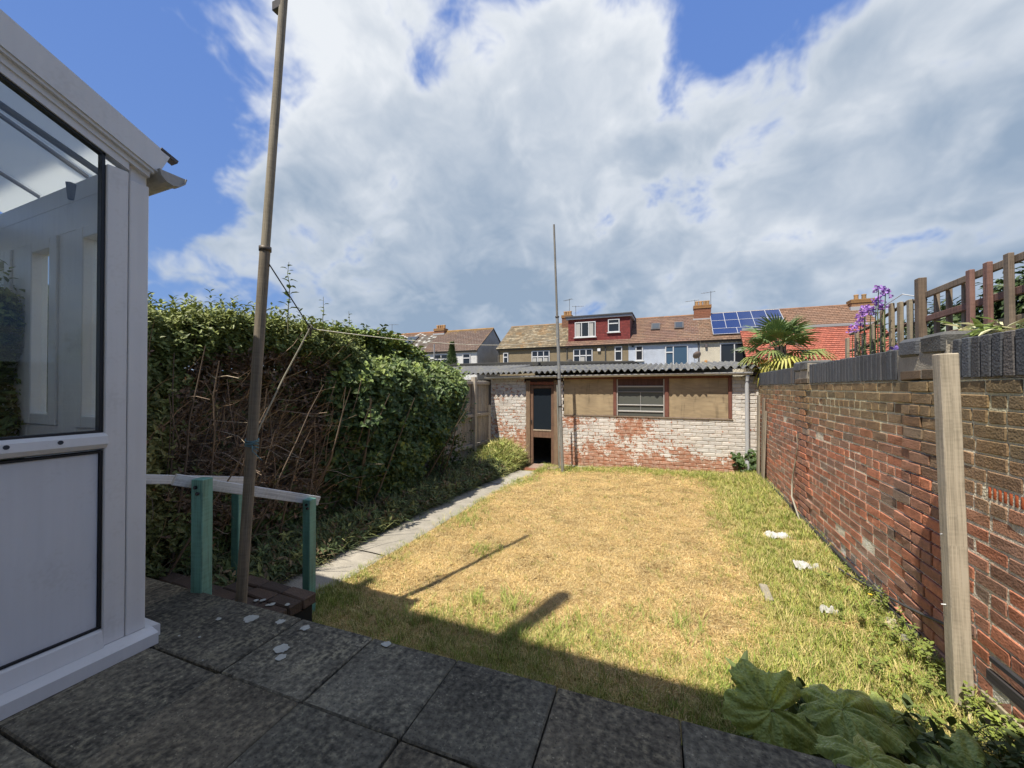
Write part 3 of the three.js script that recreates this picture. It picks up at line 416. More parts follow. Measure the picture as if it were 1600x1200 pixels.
  const d = part('door', [bx(-3.095, -3.03, -0.1, 1.745, SF + 0.0, SF + 0.045), bx(-2.6, -2.535, -0.1, 1.745, SF, SF + 0.045), bx(-3.03, -2.6, 0.55, 0.73, SF + 0.001, SF + 0.045), bx(-3.03, -2.6, 1.68, 1.745, SF + 0.001, SF + 0.045)].map((g) => tint(g, BW)), M.wood, s);
  part('door_glass', bx(-3.035, -2.595, 0.725, 1.685, SF + 0.02, SF + 0.028, 0), phys([0.018, 0.024, 0.032], { roughness: 0.22 }), d);
  part('glazing_bead', tint(bx(-3.03, -2.6, 0.70, 0.732, SF - 0.008, SF + 0.02), [0.42, 0.34, 0.25]), M.wood, d);
  part('door_handle', tint(bx(-3.08, -3.06, 0.86, 0.95, SF - 0.02, SF), [0.06, 0.05, 0.05]), M.metal, d);
  // windows
  const win = (x0, x1) => { const g = sub('window', s); return g; };
  const RD = [0.21, 0.085, 0.06];
  const wf = part('window_frame', [bx(-1.22, -1.15, 1.1, 1.89, SF - 0.02, SF + 0.06), bx(-0.2, -0.12, 1.1, 1.89, SF - 0.02, SF + 0.06), bx(0.94, 1.0, 1.1, 1.89, SF - 0.02, SF + 0.06), bx(-2.3, 1.0, 1.88, 1.94, SF - 0.01, SF + 0.06)].map((g) => tint(g, RD)), M.wood, s);
  part('sill', tint(bx(-2.31, 1.02, 1.075, 1.098, SF - 0.018, SF + 0.06, 0.004, 0.002, r), [0.26, 0.2, 0.15]), M.wood, s);
  part('plywood_board', bx(-2.3, -1.222, 1.1, 1.878, SF + 0.005, SF + 0.017, 0.001), M.ply, s);
  part('plywood_board', buv(bx(-0.118, 0.938, 1.1, 1.878, SF + 0.005, SF + 0.017, 0.001), 2.3, 0.4), M.ply, s);
  part('window_pane', bx(-1.148, -0.202, 1.105, 1.72, SF + 0.025, SF + 0.03, 0), phys([0.11, 0.115, 0.10], { roughness: 0.12 }), s);
  part('top_board', tint(bx(-1.148, -0.202, 1.722, 1.878, SF + 0.01, SF + 0.03), [0.10, 0.05, 0.042]), M.wood, s);
  part('glazing_bar', [1.705, 1.6, 1.32, 1.185].map((y, i) => tint(bx(-1.15, -0.2, y, y + [0.028, 0.01, 0.022, 0.03][i], SF - 0.005 + 0.004 * i, SF + 0.02), [0.46, 0.45, 0.43])).concat([tint(bx(-1.148, -1.125, 1.1, 1.87, SF - 0.012, SF + 0.02), [0.4, 0.38, 0.35]), tint(bx(-0.225, -0.202, 1.1, 1.87, SF - 0.012, SF + 0.02), [0.4, 0.38, 0.35]), tint(bx(-0.675, -0.66, 1.2, 1.6, SF + 0.012, SF + 0.02), [0.25, 0.25, 0.24])]), M.plain, s);
  // roof, gutter, downpipe
  for (let i = 0; i < 6; i++) { const a = -4.25 + i * 0.94, lift = (i % 2) * 0.009 + (r() - 0.5) * 0.012; part('corrugated_sheet', corrugated(a, a + 0.99, 8.27 + (r() - 0.5) * 0.04, 2.035 + lift + i * 0.005, 11.7, 2.36 + lift, 0.132, 0.03, i), M.asbestos, s); }
  part('eaves_board', tint(bx(-4.2, 1.42, 1.93, 1.975, 8.44, 8.52), [0.05, 0.04, 0.035]), M.wood, s);
  part('gutter', tint(gutter(-4.2, 1.32, 1.955, 1.985, 8.37, 0.052), [0.5, 0.5, 0.49]), M.plain, s);
  part('downpipe', tint(merged([tube([V(1.24, 1.93, 8.37), V(1.24, 1.82, 8.44), V(1.24, 0.12, 8.44)], 0.036, 0.036, 12), tube([V(1.24, 0.34, 8.44), V(1.24, 0.06, 8.44)], 0.042, 0.042, 12)]), [0.45, 0.46, 0.47]), M.plain, s);
  part('doorstep', [tint(bx(-3.0, -2.38, -0.12, -0.055, 8.08, 8.5, 0.008, 0.012, r), [0.34, 0.24, 0.19]), tint(bx(-3.08, -2.75, -0.14, -0.075, 7.98, 8.2, 0.008, 0.012, r), [0.33, 0.13, 0.08])], M.clay, s);
  // adjoining older roof beyond the left fence
  const n = thing('outbuilding', 'neighbouring outbuilding beyond the fence under an old grey corrugated roof', 'shed', -6, 0, 9.5);
  part('wall', tint(bx(-7.6, -4.3, -0.2, 1.9, 8.9, 11), [0.12, 0.1, 0.08]), M.wood, n);
  for (let i = 0; i < 4; i++) part('corrugated_sheet', corrugated(-7.8 + i * 0.88, -7.8 + i * 0.88 + 0.93, 8.5, 2.03 + (i % 2) * 0.01, 11.9, 2.42 + (i % 2) * 0.01, 0.132, 0.024, 40 + i), M.asbestos, n);
  part('roof_felt', tint(merged([bx(-7.6, -4.0, 2.4, 2.52, 11.8, 14.0, 0.02, 0.03, r), bx(-4.1, -1.1, 2.38, 2.52, 12.0, 13.6, 0.02, 0.03, r)]), [0.24, 0.235, 0.22]), M.asbestos, n);
}

// ---------------------------------------------------------------- left fence, timber at the shed corner
{
  const r = rng(31), f = thing('board_fence', 'grey closeboard timber fence between the hedge and the shed', 'fence', -4.12, 0, 7.4), G = [0.37, 0.33, 0.27];
  let p = 0.95; while (p < 8.44) { const w = 0.1 + r() * 0.012; if (!(p > 7.62 && p < 7.66)) part('fence_board', tint(bx(-4.165 + (r() - 0.5) * 0.008, -4.15, -0.1, 1.86 + (r() - 0.5) * 0.02, p, p + w - 0.006, 0.002, 0.002, r), vary(G, r, 0.2)), M.wood, f); p += w; }
  for (const y of [0.42, 1.08, 1.80]) part('rail', tint(bx(-4.148, -4.09, y - 0.035, y + 0.035, 0.95, 8.4, 0.006), vary([0.42, 0.37, 0.30], r, 0.1)), M.wood, f);
  for (const q of [2.0, 3.87, 5.75, 7.62]) part('fence_post', tint(bx(-4.14, -4.04, -0.1, 1.93, q - 0.05, q + 0.05, 0.006), [0.45, 0.40, 0.32]), M.wood, f);
  const pl = thing('timber_planks', 'weathered grey planks standing upright against the wall by the shed corner', 'planks', 1.36, 0, 7.8);
  for (const [x, q, w, h, t] of [[1.35, 8.1, 0.16, 1.56, 0.02], [1.375, 7.88, 0.15, 1.5, 0.035], [1.36, 7.7, 0.035, 1.3, 0.05]]) { const g = beam(V(x, 0.02, q), V(x + t, h, q + 0.02), 0.024, w); part('plank', tint(g, vary([0.34, 0.29, 0.22], r, 0.15)), M.wood, pl); }
}

// ---------------------------------------------------------------- brick boundary wall on the right
{
  const r = rng(41), WX = 1.43, w = thing('brick_wall', 'long weathered red brick garden wall with dark brick-on-edge coping', 'wall', WX, 0, 4.5);
  const F0 = 0.9, F1 = 8.5, stain = tex(2048, 1024, (u, v) => {
    const f = F0 + u * 7.6, y = v * 2.2, n = fbm(f * 1.6 + 5, y * 2.5 + 5, 4, 111), q = fbm(f * 9 + 5, y * 12 + 5, 4, 114), fine = fbm(f * 40 + 5, y * 44 + 5, 3, 117), dr = fbm(f * 7, y * 0.8, 3, 119);
    let k = 0.88 + 0.16 * n + 0.26 * q + 0.26 * fine, c = [k, k, k];
    const moss = S(y + dr * 0.25 + n * 0.22, 1.02, 1.65) * 0.6; c = mix3(c, [0.66 * k, 0.72 * k, 0.5 * k], moss);
    const pale = S(0.5 - y + n * 0.4 + q * 0.25, 0.02, 0.45) * (0.55 * S(f, 5.4, 3.2) + 0.12); c = mix3(c, [1.25 * k, 1.9 * k, 2.4 * k], pale * 0.45); return c.map((z) => z * 0.5);
  }, 1, 1);
  const bm = mk([2, 2, 2], { map: stain, bumpMap: (() => { const t = T.gritBump.clone(); t.repeat.set(7.6, 2.2); return t; })(), bumpScale: 0.004, roughness: 0.93 });
  const wuv = (g) => { const p = g.attributes.position, u = g.attributes.uv; for (let i = 0; i < p.count; i++) u.setXY(i, (-p.getZ(i) - F0) / 7.6, p.getY(i) / 2.2); return g; };
  const list = [], piers = [[2.98, 3.5], [5.5, 6.05]];
  const tone = (f, y) => {
    const n = fbm(f * 1.3 + 8, y * 2.2 + 8, 3, 131), t = r(); let c = t < 0.32 ? [0.52, 0.205, 0.115] : t < 0.72 ? [0.43, 0.205, 0.13] : t < 0.95 ? [0.36, 0.20, 0.135] : [0.28, 0.2, 0.15];
    const brown = S(y + n * 0.35 + 0.18 * S(f, 3.6, 2.2) - 0.2 * S(f, 5.5, 7), 1.1, 1.5); c = mix3(c, [0.33, 0.235, 0.14], brown * 0.85); return vary(c, r, 0.15);
  };
  const brick = (f0, f1, y0, x, h = 0.0625) => { const q = r(), rec = q < 0.05 ? 0.003 : 0; const g = bx(x + rec + (r() - 0.5) * 0.005, WX + 0.08, y0, y0 + h, f0 + 0.0065, f1 - 0.0065, 0.004, 0.0022, r); const c = tone((f0 + f1) / 2, y0); list.push([wuv(tint(g, c)), (f0 + f1) / 2, f1 - f0]); };
  for (let j = 0; j < 23; j++) {
    const y0 = 0.012 + j * 0.0752, hdr = j % 6 === 2, L = hdr ? 0.1125 : 0.225; let f = F0 - (j % 2) * 0.1125 - r() * 0.01;
    if (Math.abs(j - 17) < 0.5) { /* the odd fluted brick is set into this course */ }
    while (f < F1) { const l = L * (0.97 + r() * 0.06), short = !hdr && r() < 0.05, e = Math.min(f + (short ? 0.1125 : l), F1); if (e - f > 0.04 && j === 15 && f < 2.74 && e > 2.46) { if (f < 2.42) brick(f, 2.455, y0, WX); if (e > 2.78) brick(2.745, e, y0, WX); } else if (e - f > 0.04) { const pier = piers.find(([a, b]) => (f + e) / 2 > a && (f + e) / 2 < b); brick(Math.max(f, F0), e, y0, WX - (pier ? 0.012 : 0)); } f = e; }
  }
  list.sort((a, b) => a[1] / (0.5 + a[2]) - b[1] / (0.5 + b[2])); const vis = list.filter((b) => b[1] > 2.2), hid = list.filter((b) => b[1] <= 2.2);
  vis.slice(0, 300).forEach(([g]) => part('brick', g, bm, w)); part('brick_courses', vis.slice(300).concat(hid).map(([g]) => g), bm, w, { kind: 'stuff' });
  part('mortar', wuv(bx(WX + 0.0045, WX + 0.1, -0.1, 1.735, F0, F1, 0)), mk([1.75, 1.58, 1.25], { map: stain, bumpMap: bm.bumpMap, bumpScale: 0.006 }), w);
  part('wall_core', bx(WX + 0.1, WX + 0.215, -0.2, 1.95, F0, F1, 0.003), M.mortar, w);
  const fb = part('fluted_brick', tint(bx(WX + 0.014, WX + 0.05, 1.143, 1.203, 2.46, 2.74, 0.002), [0.10, 0.05, 0.04]), M.clay, w, { label: 'broken orange brick showing its row of ribs' });
  part('rib', [0, 1, 2, 3, 4, 5, 6].map((i) => tint(tube([V(WX + 0.012, 1.146, 2.5 + i * 0.033), V(WX + 0.012, 1.2, 2.5 + i * 0.033)], 0.0125, 0.0125, 8), vary([0.50, 0.12, 0.04], r, 0.15))), M.clay, fb);
  // coping: dark bricks on end, a flat capping over each pier
  let q = F0; const CM = mk([1, 1, 1], { map: T.grit, bumpMap: T.gritBump, bumpScale: 0.005, roughness: 0.7 });
  while (q < F1) { const e = q + 0.0735; if (!piers.some(([a, b]) => q < b - 0.01 && e > a + 0.01)) part('coping_brick', buv(tint(bx(WX - 0.006 + (r() - 0.5) * 0.004, WX + 0.225, 1.742, 1.957 + (r() - 0.5) * 0.006, q + 0.005, e - 0.005, 0.005, 0.002, r), vary(r() < 0.1 ? [0.12, 0.105, 0.095] : [0.088, 0.094, 0.105], r, 0.2)), r() * 9, r() * 9), CM, w); q = e; }
  part('coping_mortar', [[F0, 2.98], [3.5, 5.5], [6.05, F1]].map(([a, b]) => bx(WX + 0.0015, WX + 0.215, 1.738, 1.949, a, b, 0)), M.mortar, w);
  for (const [a, b] of piers) {
    const pr = sub('pier_cap', w);
    part('brick', tint(bx(WX - 0.012, WX + 0.215, 1.742, 1.805, a + 0.01, (a + b) / 2 - 0.004, 0.006, 0.003, r), [0.15, 0.11, 0.07]), M.clay, pr); part('brick', tint(bx(WX - 0.012, WX + 0.215, 1.742, 1.805, (a + b) / 2 + 0.004, b - 0.01, 0.006, 0.003, r), [0.17, 0.115, 0.07]), M.clay, pr);
    part('brick', tint(bx(WX - 0.006, WX + 0.215, 1.815, 1.878, a + 0.01, b - 0.01, 0.006, 0.003, r), [0.07, 0.06, 0.05]), M.clay, pr);
    part('cap_block', tint(bx(WX - 0.025, WX + 0.23, 1.888, 2.01, a + 0.01, (a + b) / 2 - 0.01, 0.02, 0.006, r), [0.11, 0.11, 0.105]), CM, pr); part('cap_block', tint(bx(WX - 0.025, WX + 0.23, 1.888, 2.015, (a + b) / 2 + 0.01, b - 0.005, 0.022, 0.006, r), [0.095, 0.1, 0.11]), CM, pr);
    part('mortar', bx(WX - 0.01, WX + 0.2, 1.745, 1.975, a + 0.012, b - 0.012, 0.002), M.mortar, pr);
  }
  const gb = thing('gravel_board', 'dark damp board and rubble strip along the foot of the brick wall', 'board', 1.4, 0, 5);
  part('board', [tint(bx(1.385, 1.41, 0.0, 0.15, 3.25, 5.2, 0.004, 0.004, r), [0.035, 0.035, 0.035]), tint(bx(1.38, 1.405, 0.02, 0.16, 5.22, 7.7, 0.004, 0.004, r), [0.05, 0.052, 0.05])], M.wood, gb);
  part('rubble', [...Array(26)].map(() => { const s = 0.02 + r() * 0.05; const g = cbox(s * 1.6, s, s * 1.3, 0.008, s * 0.2, r); g.rotateY(r() * 3).rotateX(r() - 0.5).translate(1.36 + (r() - 0.5) * 0.08, 0.08 + r() * 0.04, -(1.9 + r() * 2.2)); return buv(tint(g, vary([0.38, 0.34, 0.26], r, 0.4))); }), M.clay, gb);
  const bp = thing('broken_boards', 'split dark boards and pale laths lying at the wall foot behind the timber post', 'boards', 1.38, 0, 2.2);
  const dk = [[V(1.38, 0.32, 2.62), V(1.405, 0.35, 1.55), 0.02, 0.055, [0.05, 0.045, 0.045]], [V(1.33, 0.12, 2.62), V(1.36, 0.14, 1.6), 0.02, 0.08, [0.10, 0.085, 0.07]], [V(1.345, 0.235, 2.6), V(1.375, 0.255, 1.6), 0.012, 0.03, [0.42, 0.36, 0.24]], [V(1.27, 0.05, 2.5), V(1.335, 0.22, 2.72), 0.014, 0.022, [0.46, 0.40, 0.27]], [V(1.38, 0.405, 2.6), V(1.405, 0.43, 1.5), 0.02, 0.025, [0.035, 0.035, 0.04]]];
  for (const [a, b, x, y, c] of dk) part('board', tint(beam(a, b, x, y), c), M.wood, bp);
  const po = thing('timber_post', 'square sawn timber post standing just in front of the brick wall', 'post', 1.3, 0, 2.67);
  const pg = beam(V(1.315, -0.05, 2.68), V(1.258, 1.862, 2.66), 0.072, 0.07, 0.004); part('shaft', tint(pg, [0.52, 0.455, 0.35]), M.wood, po);
  part('nail', [[0.95, 0.03], [0.6, -0.01]].map(([y, o]) => tint(tube([V(1.28 - 0.06 + o * 0 + 0.012, y, 2.66), V(1.238 + (0.95 - y) * 0.03, y + 0.004, 2.655)], 0.004, 0.004, 5), [0.5, 0.5, 0.5])), M.metal, po);
  const pts = []; for (let i = 0; i <= 14; i++) { const t = i / 14; pts.push(V(mix(1.30, 1.385, S(t, 0, 0.5)), 0.1 + 0.33 * t - 0.05 * Math.sin(t * 3.14), mix(4.4, 2.75, t))); }
  const cb = thing('black_hose', 'thin black hose rising along the wall to the timber post', 'hose', 1.35, 0.2, 3.6); part('hose', tint(tube(pts, 0.009, 0.009, 7), [0.05, 0.05, 0.05]), M.plain, cb);
  const vs = [V(1.415, 0.78, 6.0), V(1.4, 0.6, 6.05), V(1.41, 0.45, 6.15), V(1.37, 0.3, 6.0), V(1.36, 0.1, 5.6), V(1.3, 0.06, 5.45)];
  const vn = thing('dead_vine', 'bare pale stem trailing down the brick wall midway along it', 'stem', 1.4, 0.1, 5.9); part('stem', tint(merged([tube(vs, 0.008, 0.012, 6), tube([V(1.415, 0.78, 6.0), V(1.41, 0.95, 5.9), V(1.415, 1.1, 5.95)], 0.006, 0.003, 5)]), [0.36, 0.33, 0.25]), M.twig, vn);
}

// ---------------------------------------------------------------- vegetation helpers
function tuft(n, seed, len, lie, wd) {                               // a few blades of grass from one root; lie 0 upright, 1 flat
  const r = rng(seed), v = [], f = [];
  for (let i = 0; i < n; i++) {
    const a = r() * 6.2832, L = len * (0.55 + r() * 0.7), rx = (r() - 0.5) * len * 0.5, rz = (r() - 0.5) * len * 0.5, tilt = mix(0.15 + r() * 0.5, 1.15 + r() * 0.35, lie), c = Math.cos(a), s = Math.sin(a), o = v.length;
    const p = (t, w) => { const q = tilt * (0.5 + 0.7 * t), h = Math.cos(q) * L * t, d = Math.sin(q) * L * t; return [rx + c * d - s * w, h + 0.002, rz + s * d + c * w]; };
    v.push(p(0, -wd), p(0, wd), p(0.55, -wd * 0.75), p(0.55, wd * 0.75), p(1, 0)); f.push([o, o + 1, o + 3, o + 2], [o + 2, o + 3, o + 4]);
  }
  return poly(v, f);
}
function leafGeo(L, w, fold = 0.25, droop = 0.2) { return poly([[0, 0, 0], [w, fold * w, L * 0.35], [0, 0, L * 0.45], [-w, fold * w, L * 0.35], [w * 0.6, fold * w * 0.6 - droop * L * 0.4, L * 0.75], [-w * 0.6, fold * w * 0.6 - droop * L * 0.4, L * 0.75], [0, -droop * L, L]], [[0, 1, 2], [0, 2, 3], [1, 4, 6, 2], [2, 6, 5, 3]]); }
function sprig(n, seed, stem, L, w, spread = 1) {                      // leaves along a short twig that points along y
  const r = rng(seed), g = [];
  for (let i = 0; i < n; i++) { const l = L * (0.7 + r() * 0.6), q = leafGeo(l, w * (0.7 + r() * 0.5) * l / L, 0.3, 0.1 + r() * 0.3); q.rotateX(-0.2 - r() * 0.8 * spread).rotateY(i * 2.4 + r()).translate(0, stem * (i + 0.3) / n, 0); g.push(q); }
  return merged(g);
}
const up = new THREE.Vector3(0, 1, 0), Q = new THREE.Quaternion(), W3 = new THREE.Vector3();
function aim(o, x, y, f, spin) { W3.set(x, y, -f).normalize(); Q.setFromUnitVectors(up, W3); o.quaternion.copy(Q); o.rotateY(spin); }

// ---------------------------------------------------------------- turf
{
  const lawn = (x, f) => gh(x, f) - 0.004;
  const kinds = [tuft(8, 1, 0.055, 1, 0.0019), tuft(8, 2, 0.06, 0.85, 0.0019), tuft(7, 3, 0.05, 0.55, 0.002), tuft(7, 4, 0.062, 0.2, 0.0022), tuft(7, 5, 0.085, 0.1, 0.0024), tuft(6, 9, 0.2, 0.15, 0.0026)];
  const dryG = thing('dry_grass', 'parched cut straw-coloured grass covering the middle of the lawn', '', 0, 0, 5, null, 'stuff'); delete dryG.userData.category;
  const grn = thing('green_grass', 'living green and yellow grass along the wall, the shed and the terrace', '', 0, 0, 5, null, 'stuff'); delete grn.userData.category;
  for (let k = 0; k < 3; k++) { const r = rng(100 + k); scatter('straw', kinds[k], M.blade, dryG, 62000, (i, o, c) => {
    const f = 1.58 + 6.85 * r() ** 1.35, x = mix(-2.7, 1.38, r()), d = dry(x, f); if (r() > 0.25 + 0.85 * d) return false;
    const s = (0.75 + r() * 0.6) * mix(1, 1.5, S(f, 3, 8)); o.position.set(x, lawn(x, f), -f); o.rotation.y = r() * 6.28; o.scale.set(s, s * 0.9, s);
    const t = r(), pn = fbm(x * 3 + 70, f * 3 + 70, 3, 99), b = (0.78 + r() * 0.5) * (1 + 0.35 * pn); if (pn < -0.22 && r() < 0.5) return false; const q = t < 0.52 ? [0.54, 0.38, 0.15] : t < 0.8 ? [0.64, 0.49, 0.235] : [0.35, 0.22, 0.08]; const g = mix3(q, [0.42, 0.40, 0.11], S(0.7 - d, 0, 0.6) * 0.7); c.setRGB(g[0] * b, g[1] * b, g[2] * b);
  }); }
  for (let k = 2; k < 5; k++) { const r = rng(120 + k); scatter('blades', kinds[k], M.blade, grn, 60000, (i, o, c) => {
    const f = 1.58 + 6.9 * r() ** 1.3, x = mix(-2.72, 1.41, r()), d = dry(x, f); if (r() > 1.02 - d * 0.985) return false;
    const s = (0.55 + r() * 0.75) * mix(0.9, 1.3, S(f, 3, 8)) * (1 - 0.35 * d); o.position.set(x, lawn(x, f), -f); o.rotation.y = r() * 6.28; o.scale.setScalar(s);
    const t = r(), b = 0.7 + r() * 0.6, k3 = S(x, 0.3, 0.8), q = t < 0.5 - 0.15 * k3 ? [0.21, 0.275, 0.045] : t < 0.76 - 0.12 * k3 ? [0.36, 0.37, 0.075] : [0.56, 0.46, 0.19]; c.setRGB(q[0] * b, q[1] * b, q[2] * b);
  }); }
  // taller tufts left by the mower
  const spots = [[-1.32, 2.46, 0.13], [-1.18, 2.4, 0.1], [-1.0, 2.36, 0.06], [-0.82, 2.46, 0.08], [-0.75, 2.5, 0.06], [-1.45, 2.75, 0.06], [-1.15, 2.78, 0.07], [-1.9, 2.35, 0.14], [-1.65, 2.4, 0.08], [-2.5, 4.25, 0.14], [-2.38, 4.4, 0.08], [-2.55, 4.7, 0.1], [-0.3, 2.9, 0.12], [0.0, 3.05, 0.09], [-0.55, 2.7, 0.1], [0.25, 2.55, 0.1], [-1.8, 3.6, 0.07], [-2.6, 6.6, 0.12], [-2.2, 8.25, 0.2], [-1.2, 8.35, 0.25], [-0.3, 8.38, 0.25], [0.6, 8.35, 0.3], [1.2, 8.1, 0.2], [1.25, 7.0, 0.2], [1.28, 5.6, 0.15], [1.3, 4.6, 0.15], [1.28, 3.6, 0.16], [1.15, 2.9, 0.2], [0.95, 2.5, 0.2], [0.6, 2.3, 0.15], [1.2, 2.3, 0.2]];
  const r = rng(150); scatter('tall_tufts', kinds[5], M.blade, grn, 2600, (i, o, c) => { const [a, b, s] = spots[i % spots.length], x = Math.min(1.36, a + (r() + r() + r() - 1.5) * 2.4 * s), f = b + (r() + r() + r() - 1.5) * 2.4 * s, z = (0.22 + r() * r() * 0.6) * (f > 8 ? 0.75 : 1); o.position.set(x, lawn(x, f), -f); o.rotation.y = r() * 6.28; o.scale.setScalar(z); const k = 0.7 + r() * 0.6, t = r() < 0.75 ? [0.21, 0.30, 0.045] : [0.45, 0.40, 0.13]; c.setRGB(t[0] * k, t[1] * k, t[2] * k); });
}

// ---------------------------------------------------------------- hedge, shrubs and low plants on the left
{
  const dead = (f, y) => Math.exp(-(((f - 2.62) / 0.76) ** 4) - ((y - 1.2) / 0.72) ** 4);
  const olive = (f, y) => Math.exp(-(((f - 1.55) / 0.38) ** 2) - ((y - 1.0) / 0.6) ** 2);
  const top = (f) => 2.17 + 0.1 * S(f, 1.4, 2.6) + 0.09 * fbm(f * 2.2 + 4, 2, 3, 5) - 0.05 * S(f, 3, 3.5), face = (f, y) => -3.5 + 0.14 * fbm(f * 2 + 3, y * 2 + 8, 3, 7) - 0.18 * dead(f, y) + 0.05 * Math.exp(-(((y - 1.9) / 0.3) ** 2)) - 0.15 * S(y, 0.5, 0);
  const h = thing('hedge', 'tall privet hedge with a bare brown dead patch in its side', 'hedge', -3.8, 0, 2.3);
  const lf = [sprig(6, 1, 0.09, 0.04, 0.0105), sprig(7, 2, 0.11, 0.036, 0.01), sprig(5, 3, 0.07, 0.045, 0.012)];
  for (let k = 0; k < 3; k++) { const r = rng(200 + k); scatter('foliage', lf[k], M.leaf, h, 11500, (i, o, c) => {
    const f = mix(0.85, 3.65, r()), t = r(); let x, y, n;
    if (t < 0.3) { x = mix(-4.7, face(f, 2.2), r()); y = top(f) - r() ** 2 * 0.3 - 0.02; n = [(r() - 0.5) * 1.2, 1, (r() - 0.5) * 1.2]; if (r() < 0.16) { y += 0.05 + r() * 0.1; n = [(r() - 0.5) * 0.5, 2, (r() - 0.5) * 0.5]; } }
    else if (t < 0.86) { y = mix(0.02, top(f), r()); const d = dead(f, y), ol = olive(f, y); if (r() < d * 0.985) return false; x = face(f, y) - r() ** 2 * 0.4; n = [0.8, 0.6 + r(), -0.6 + (r() - 0.5) * 1.4]; if (y > 2.15) x -= (y - 2.15) * 0.5; if (y < 0.7 && r() < 0.5) return false; }
    else { x = mix(-4.7, -3.6, r()); y = mix(0.1, 2.2, r()); if (y < 1.5 && r() < dead(f, y) * 0.6) return false; n = [r() - 0.5, r(), r() - 0.5]; }
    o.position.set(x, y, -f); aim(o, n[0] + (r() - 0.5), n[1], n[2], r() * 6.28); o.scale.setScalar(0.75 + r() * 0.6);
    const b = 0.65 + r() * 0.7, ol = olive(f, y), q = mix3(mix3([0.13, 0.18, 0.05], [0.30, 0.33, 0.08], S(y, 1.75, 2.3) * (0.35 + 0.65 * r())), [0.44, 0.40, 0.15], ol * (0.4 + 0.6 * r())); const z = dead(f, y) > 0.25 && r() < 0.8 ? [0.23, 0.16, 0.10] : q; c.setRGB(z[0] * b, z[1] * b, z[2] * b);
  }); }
  { const r = rng(210); scatter('dead_leaves', sprig(4, 8, 0.07, 0.03, 0.009, 1.6), M.leafMatt, h, 2000, (i, o, c) => { const f = 1.5 + r() * 2.1, y = 0.25 + r() * 1.75; if (r() > 0.15 + dead(f, y) * 0.9 || (y > 1.3 && f > 1.9 && r() < 0.9)) return false; const x = face(f, y) + 0.12 - r() * 0.55; o.position.set(x, y, -f); aim(o, 0.6, r() - 0.2, r() - 0.5, r() * 6.28); o.scale.setScalar(0.6 + r() * 0.6); const b = 0.5 + r() * 0.9, t = r(), q = t < 0.5 ? [0.19, 0.115, 0.07] : t < 0.65 ? [0.36, 0.20, 0.09] : [0.2, 0.19, 0.07]; c.setRGB(q[0] * b, q[1] * b, q[2] * b); }); }
  const r = rng(220), tw = [], curve = (p, d, L, n, wob, lift) => { const a = [p.clone()], v = d.clone().normalize(); for (let i = 0; i < n; i++) { v.x += (r() - 0.5) * wob; v.y += (r() - 0.5) * wob + lift; v.z += (r() - 0.5) * wob; v.normalize(); a.push(a[i].clone().addScaledVector(v, L / n)); } return a; };
  for (let i = 0; i < 4600; i++) { const f = 1.5 + r() * 2.2, y = 0.2 + r() * 1.75, d = dead(f, y); if (r() > 0.1 + d || (y > 1.45 && r() < 0.7)) continue; const x = face(f, y) + 0.05 - r() * 0.5, L = 0.14 + r() * 0.34; const b = 0.4 + r() * 0.9, q = r() < 0.65 ? [0.31, 0.225, 0.16] : [0.48, 0.39, 0.28]; tw.push(tint(tube(curve(V(x, y, f), new THREE.Vector3(0.5 + r() * 0.7, (r() - 0.25) * 1.5, (r() - 0.65) * 1.5), L, 3, 0.6, 0.05), i % 4 ? 0.003 : 0.0055, i % 4 ? 0.0012 : 0.0025, 3, false), [q[0] * b, q[1] * b, q[2] * b])); }
  part('twigs', tw, M.twig, h, { kind: 'stuff' });
  for (let i = 0; i < 34; i++) { const f = 1.55 + r() * 2.0, b = 0.6 + r() * 0.7; part('branch', tint(tube(curve(V(-3.95 + r() * 0.3, 0, f), new THREE.Vector3(0.16 + r() * 0.3, 1, (r() - 0.5) * 0.6), 1.3 + r() * 0.8, 7, 0.28, 0.06), 0.009 + r() * 0.006, 0.003, 5), [0.2 * b, 0.15 * b, 0.11 * b]), M.twig, h); }
  for (let i = 0; i < 60; i++) { const f = 1.7 + r() * 1.8, b = 0.5 + r() * 0.7; part('branch', tint(tube(curve(V(-3.85 + r() * 0.22, 0.35 + r() * 0.9, f), new THREE.Vector3(0.25 + r() * 0.4, 0.8 - r() * 0.5, -0.5 + (r() - 0.5) * 1.2), 0.35 + r() * 0.4, 5, 0.45, 0.03), 0.0055, 0.002, 4), [0.26 * b, 0.20 * b, 0.145 * b]), M.twig, h); }
  // upright new shoots standing above the clipped top
  const shoot = (name, label, x, y0, f, H, n, L, w, seed) => { const q = rng(seed), s = thing(name, label, 'shoot', x, y0, f), st = []; for (let i = 0; i <= 6; i++) st.push(V(x + (q() - 0.5) * 0.015 * i * H, y0 + H * i / 6, f)); part('stem', tint(tube(st, 0.006, 0.002, 5), [0.16, 0.15, 0.07]), M.twig, s); for (let i = 0; i < n; i++) { const t = 0.3 + 0.68 * i / n, p = st[Math.floor(t * 6)], g = leafGeo(L * (1.25 - t * 0.7), w * (1.25 - t * 0.7), 0.25, 0.35); g.rotateX(-0.5 + (q() - 0.5) * 0.7).rotateY(i * 2.4 + q()).translate(p.x, y0 + H * t, p.z); part('leaf', tint(g, vary([0.15, 0.20, 0.045], q, 0.3)), M.leaf, s); } };
  shoot('leafy_shoot', 'tall leafy shoot rising above the hedge just right of the near pole', -3.37, 2.2, 2.58, 0.68, 17, 0.1, 0.028, 1);
  shoot('leafy_shoot', 'thin shoot above the hedge, nearest the far chimney behind it', -3.5, 2.2, 3.45, 0.38, 7, 0.07, 0.02, 2);
  shoot('leafy_shoot', 'sparse shoot above the hedge midway between the tall shoot and the leafy shrub', -3.45, 2.2, 3.05, 0.46, 8, 0.08, 0.024, 3);
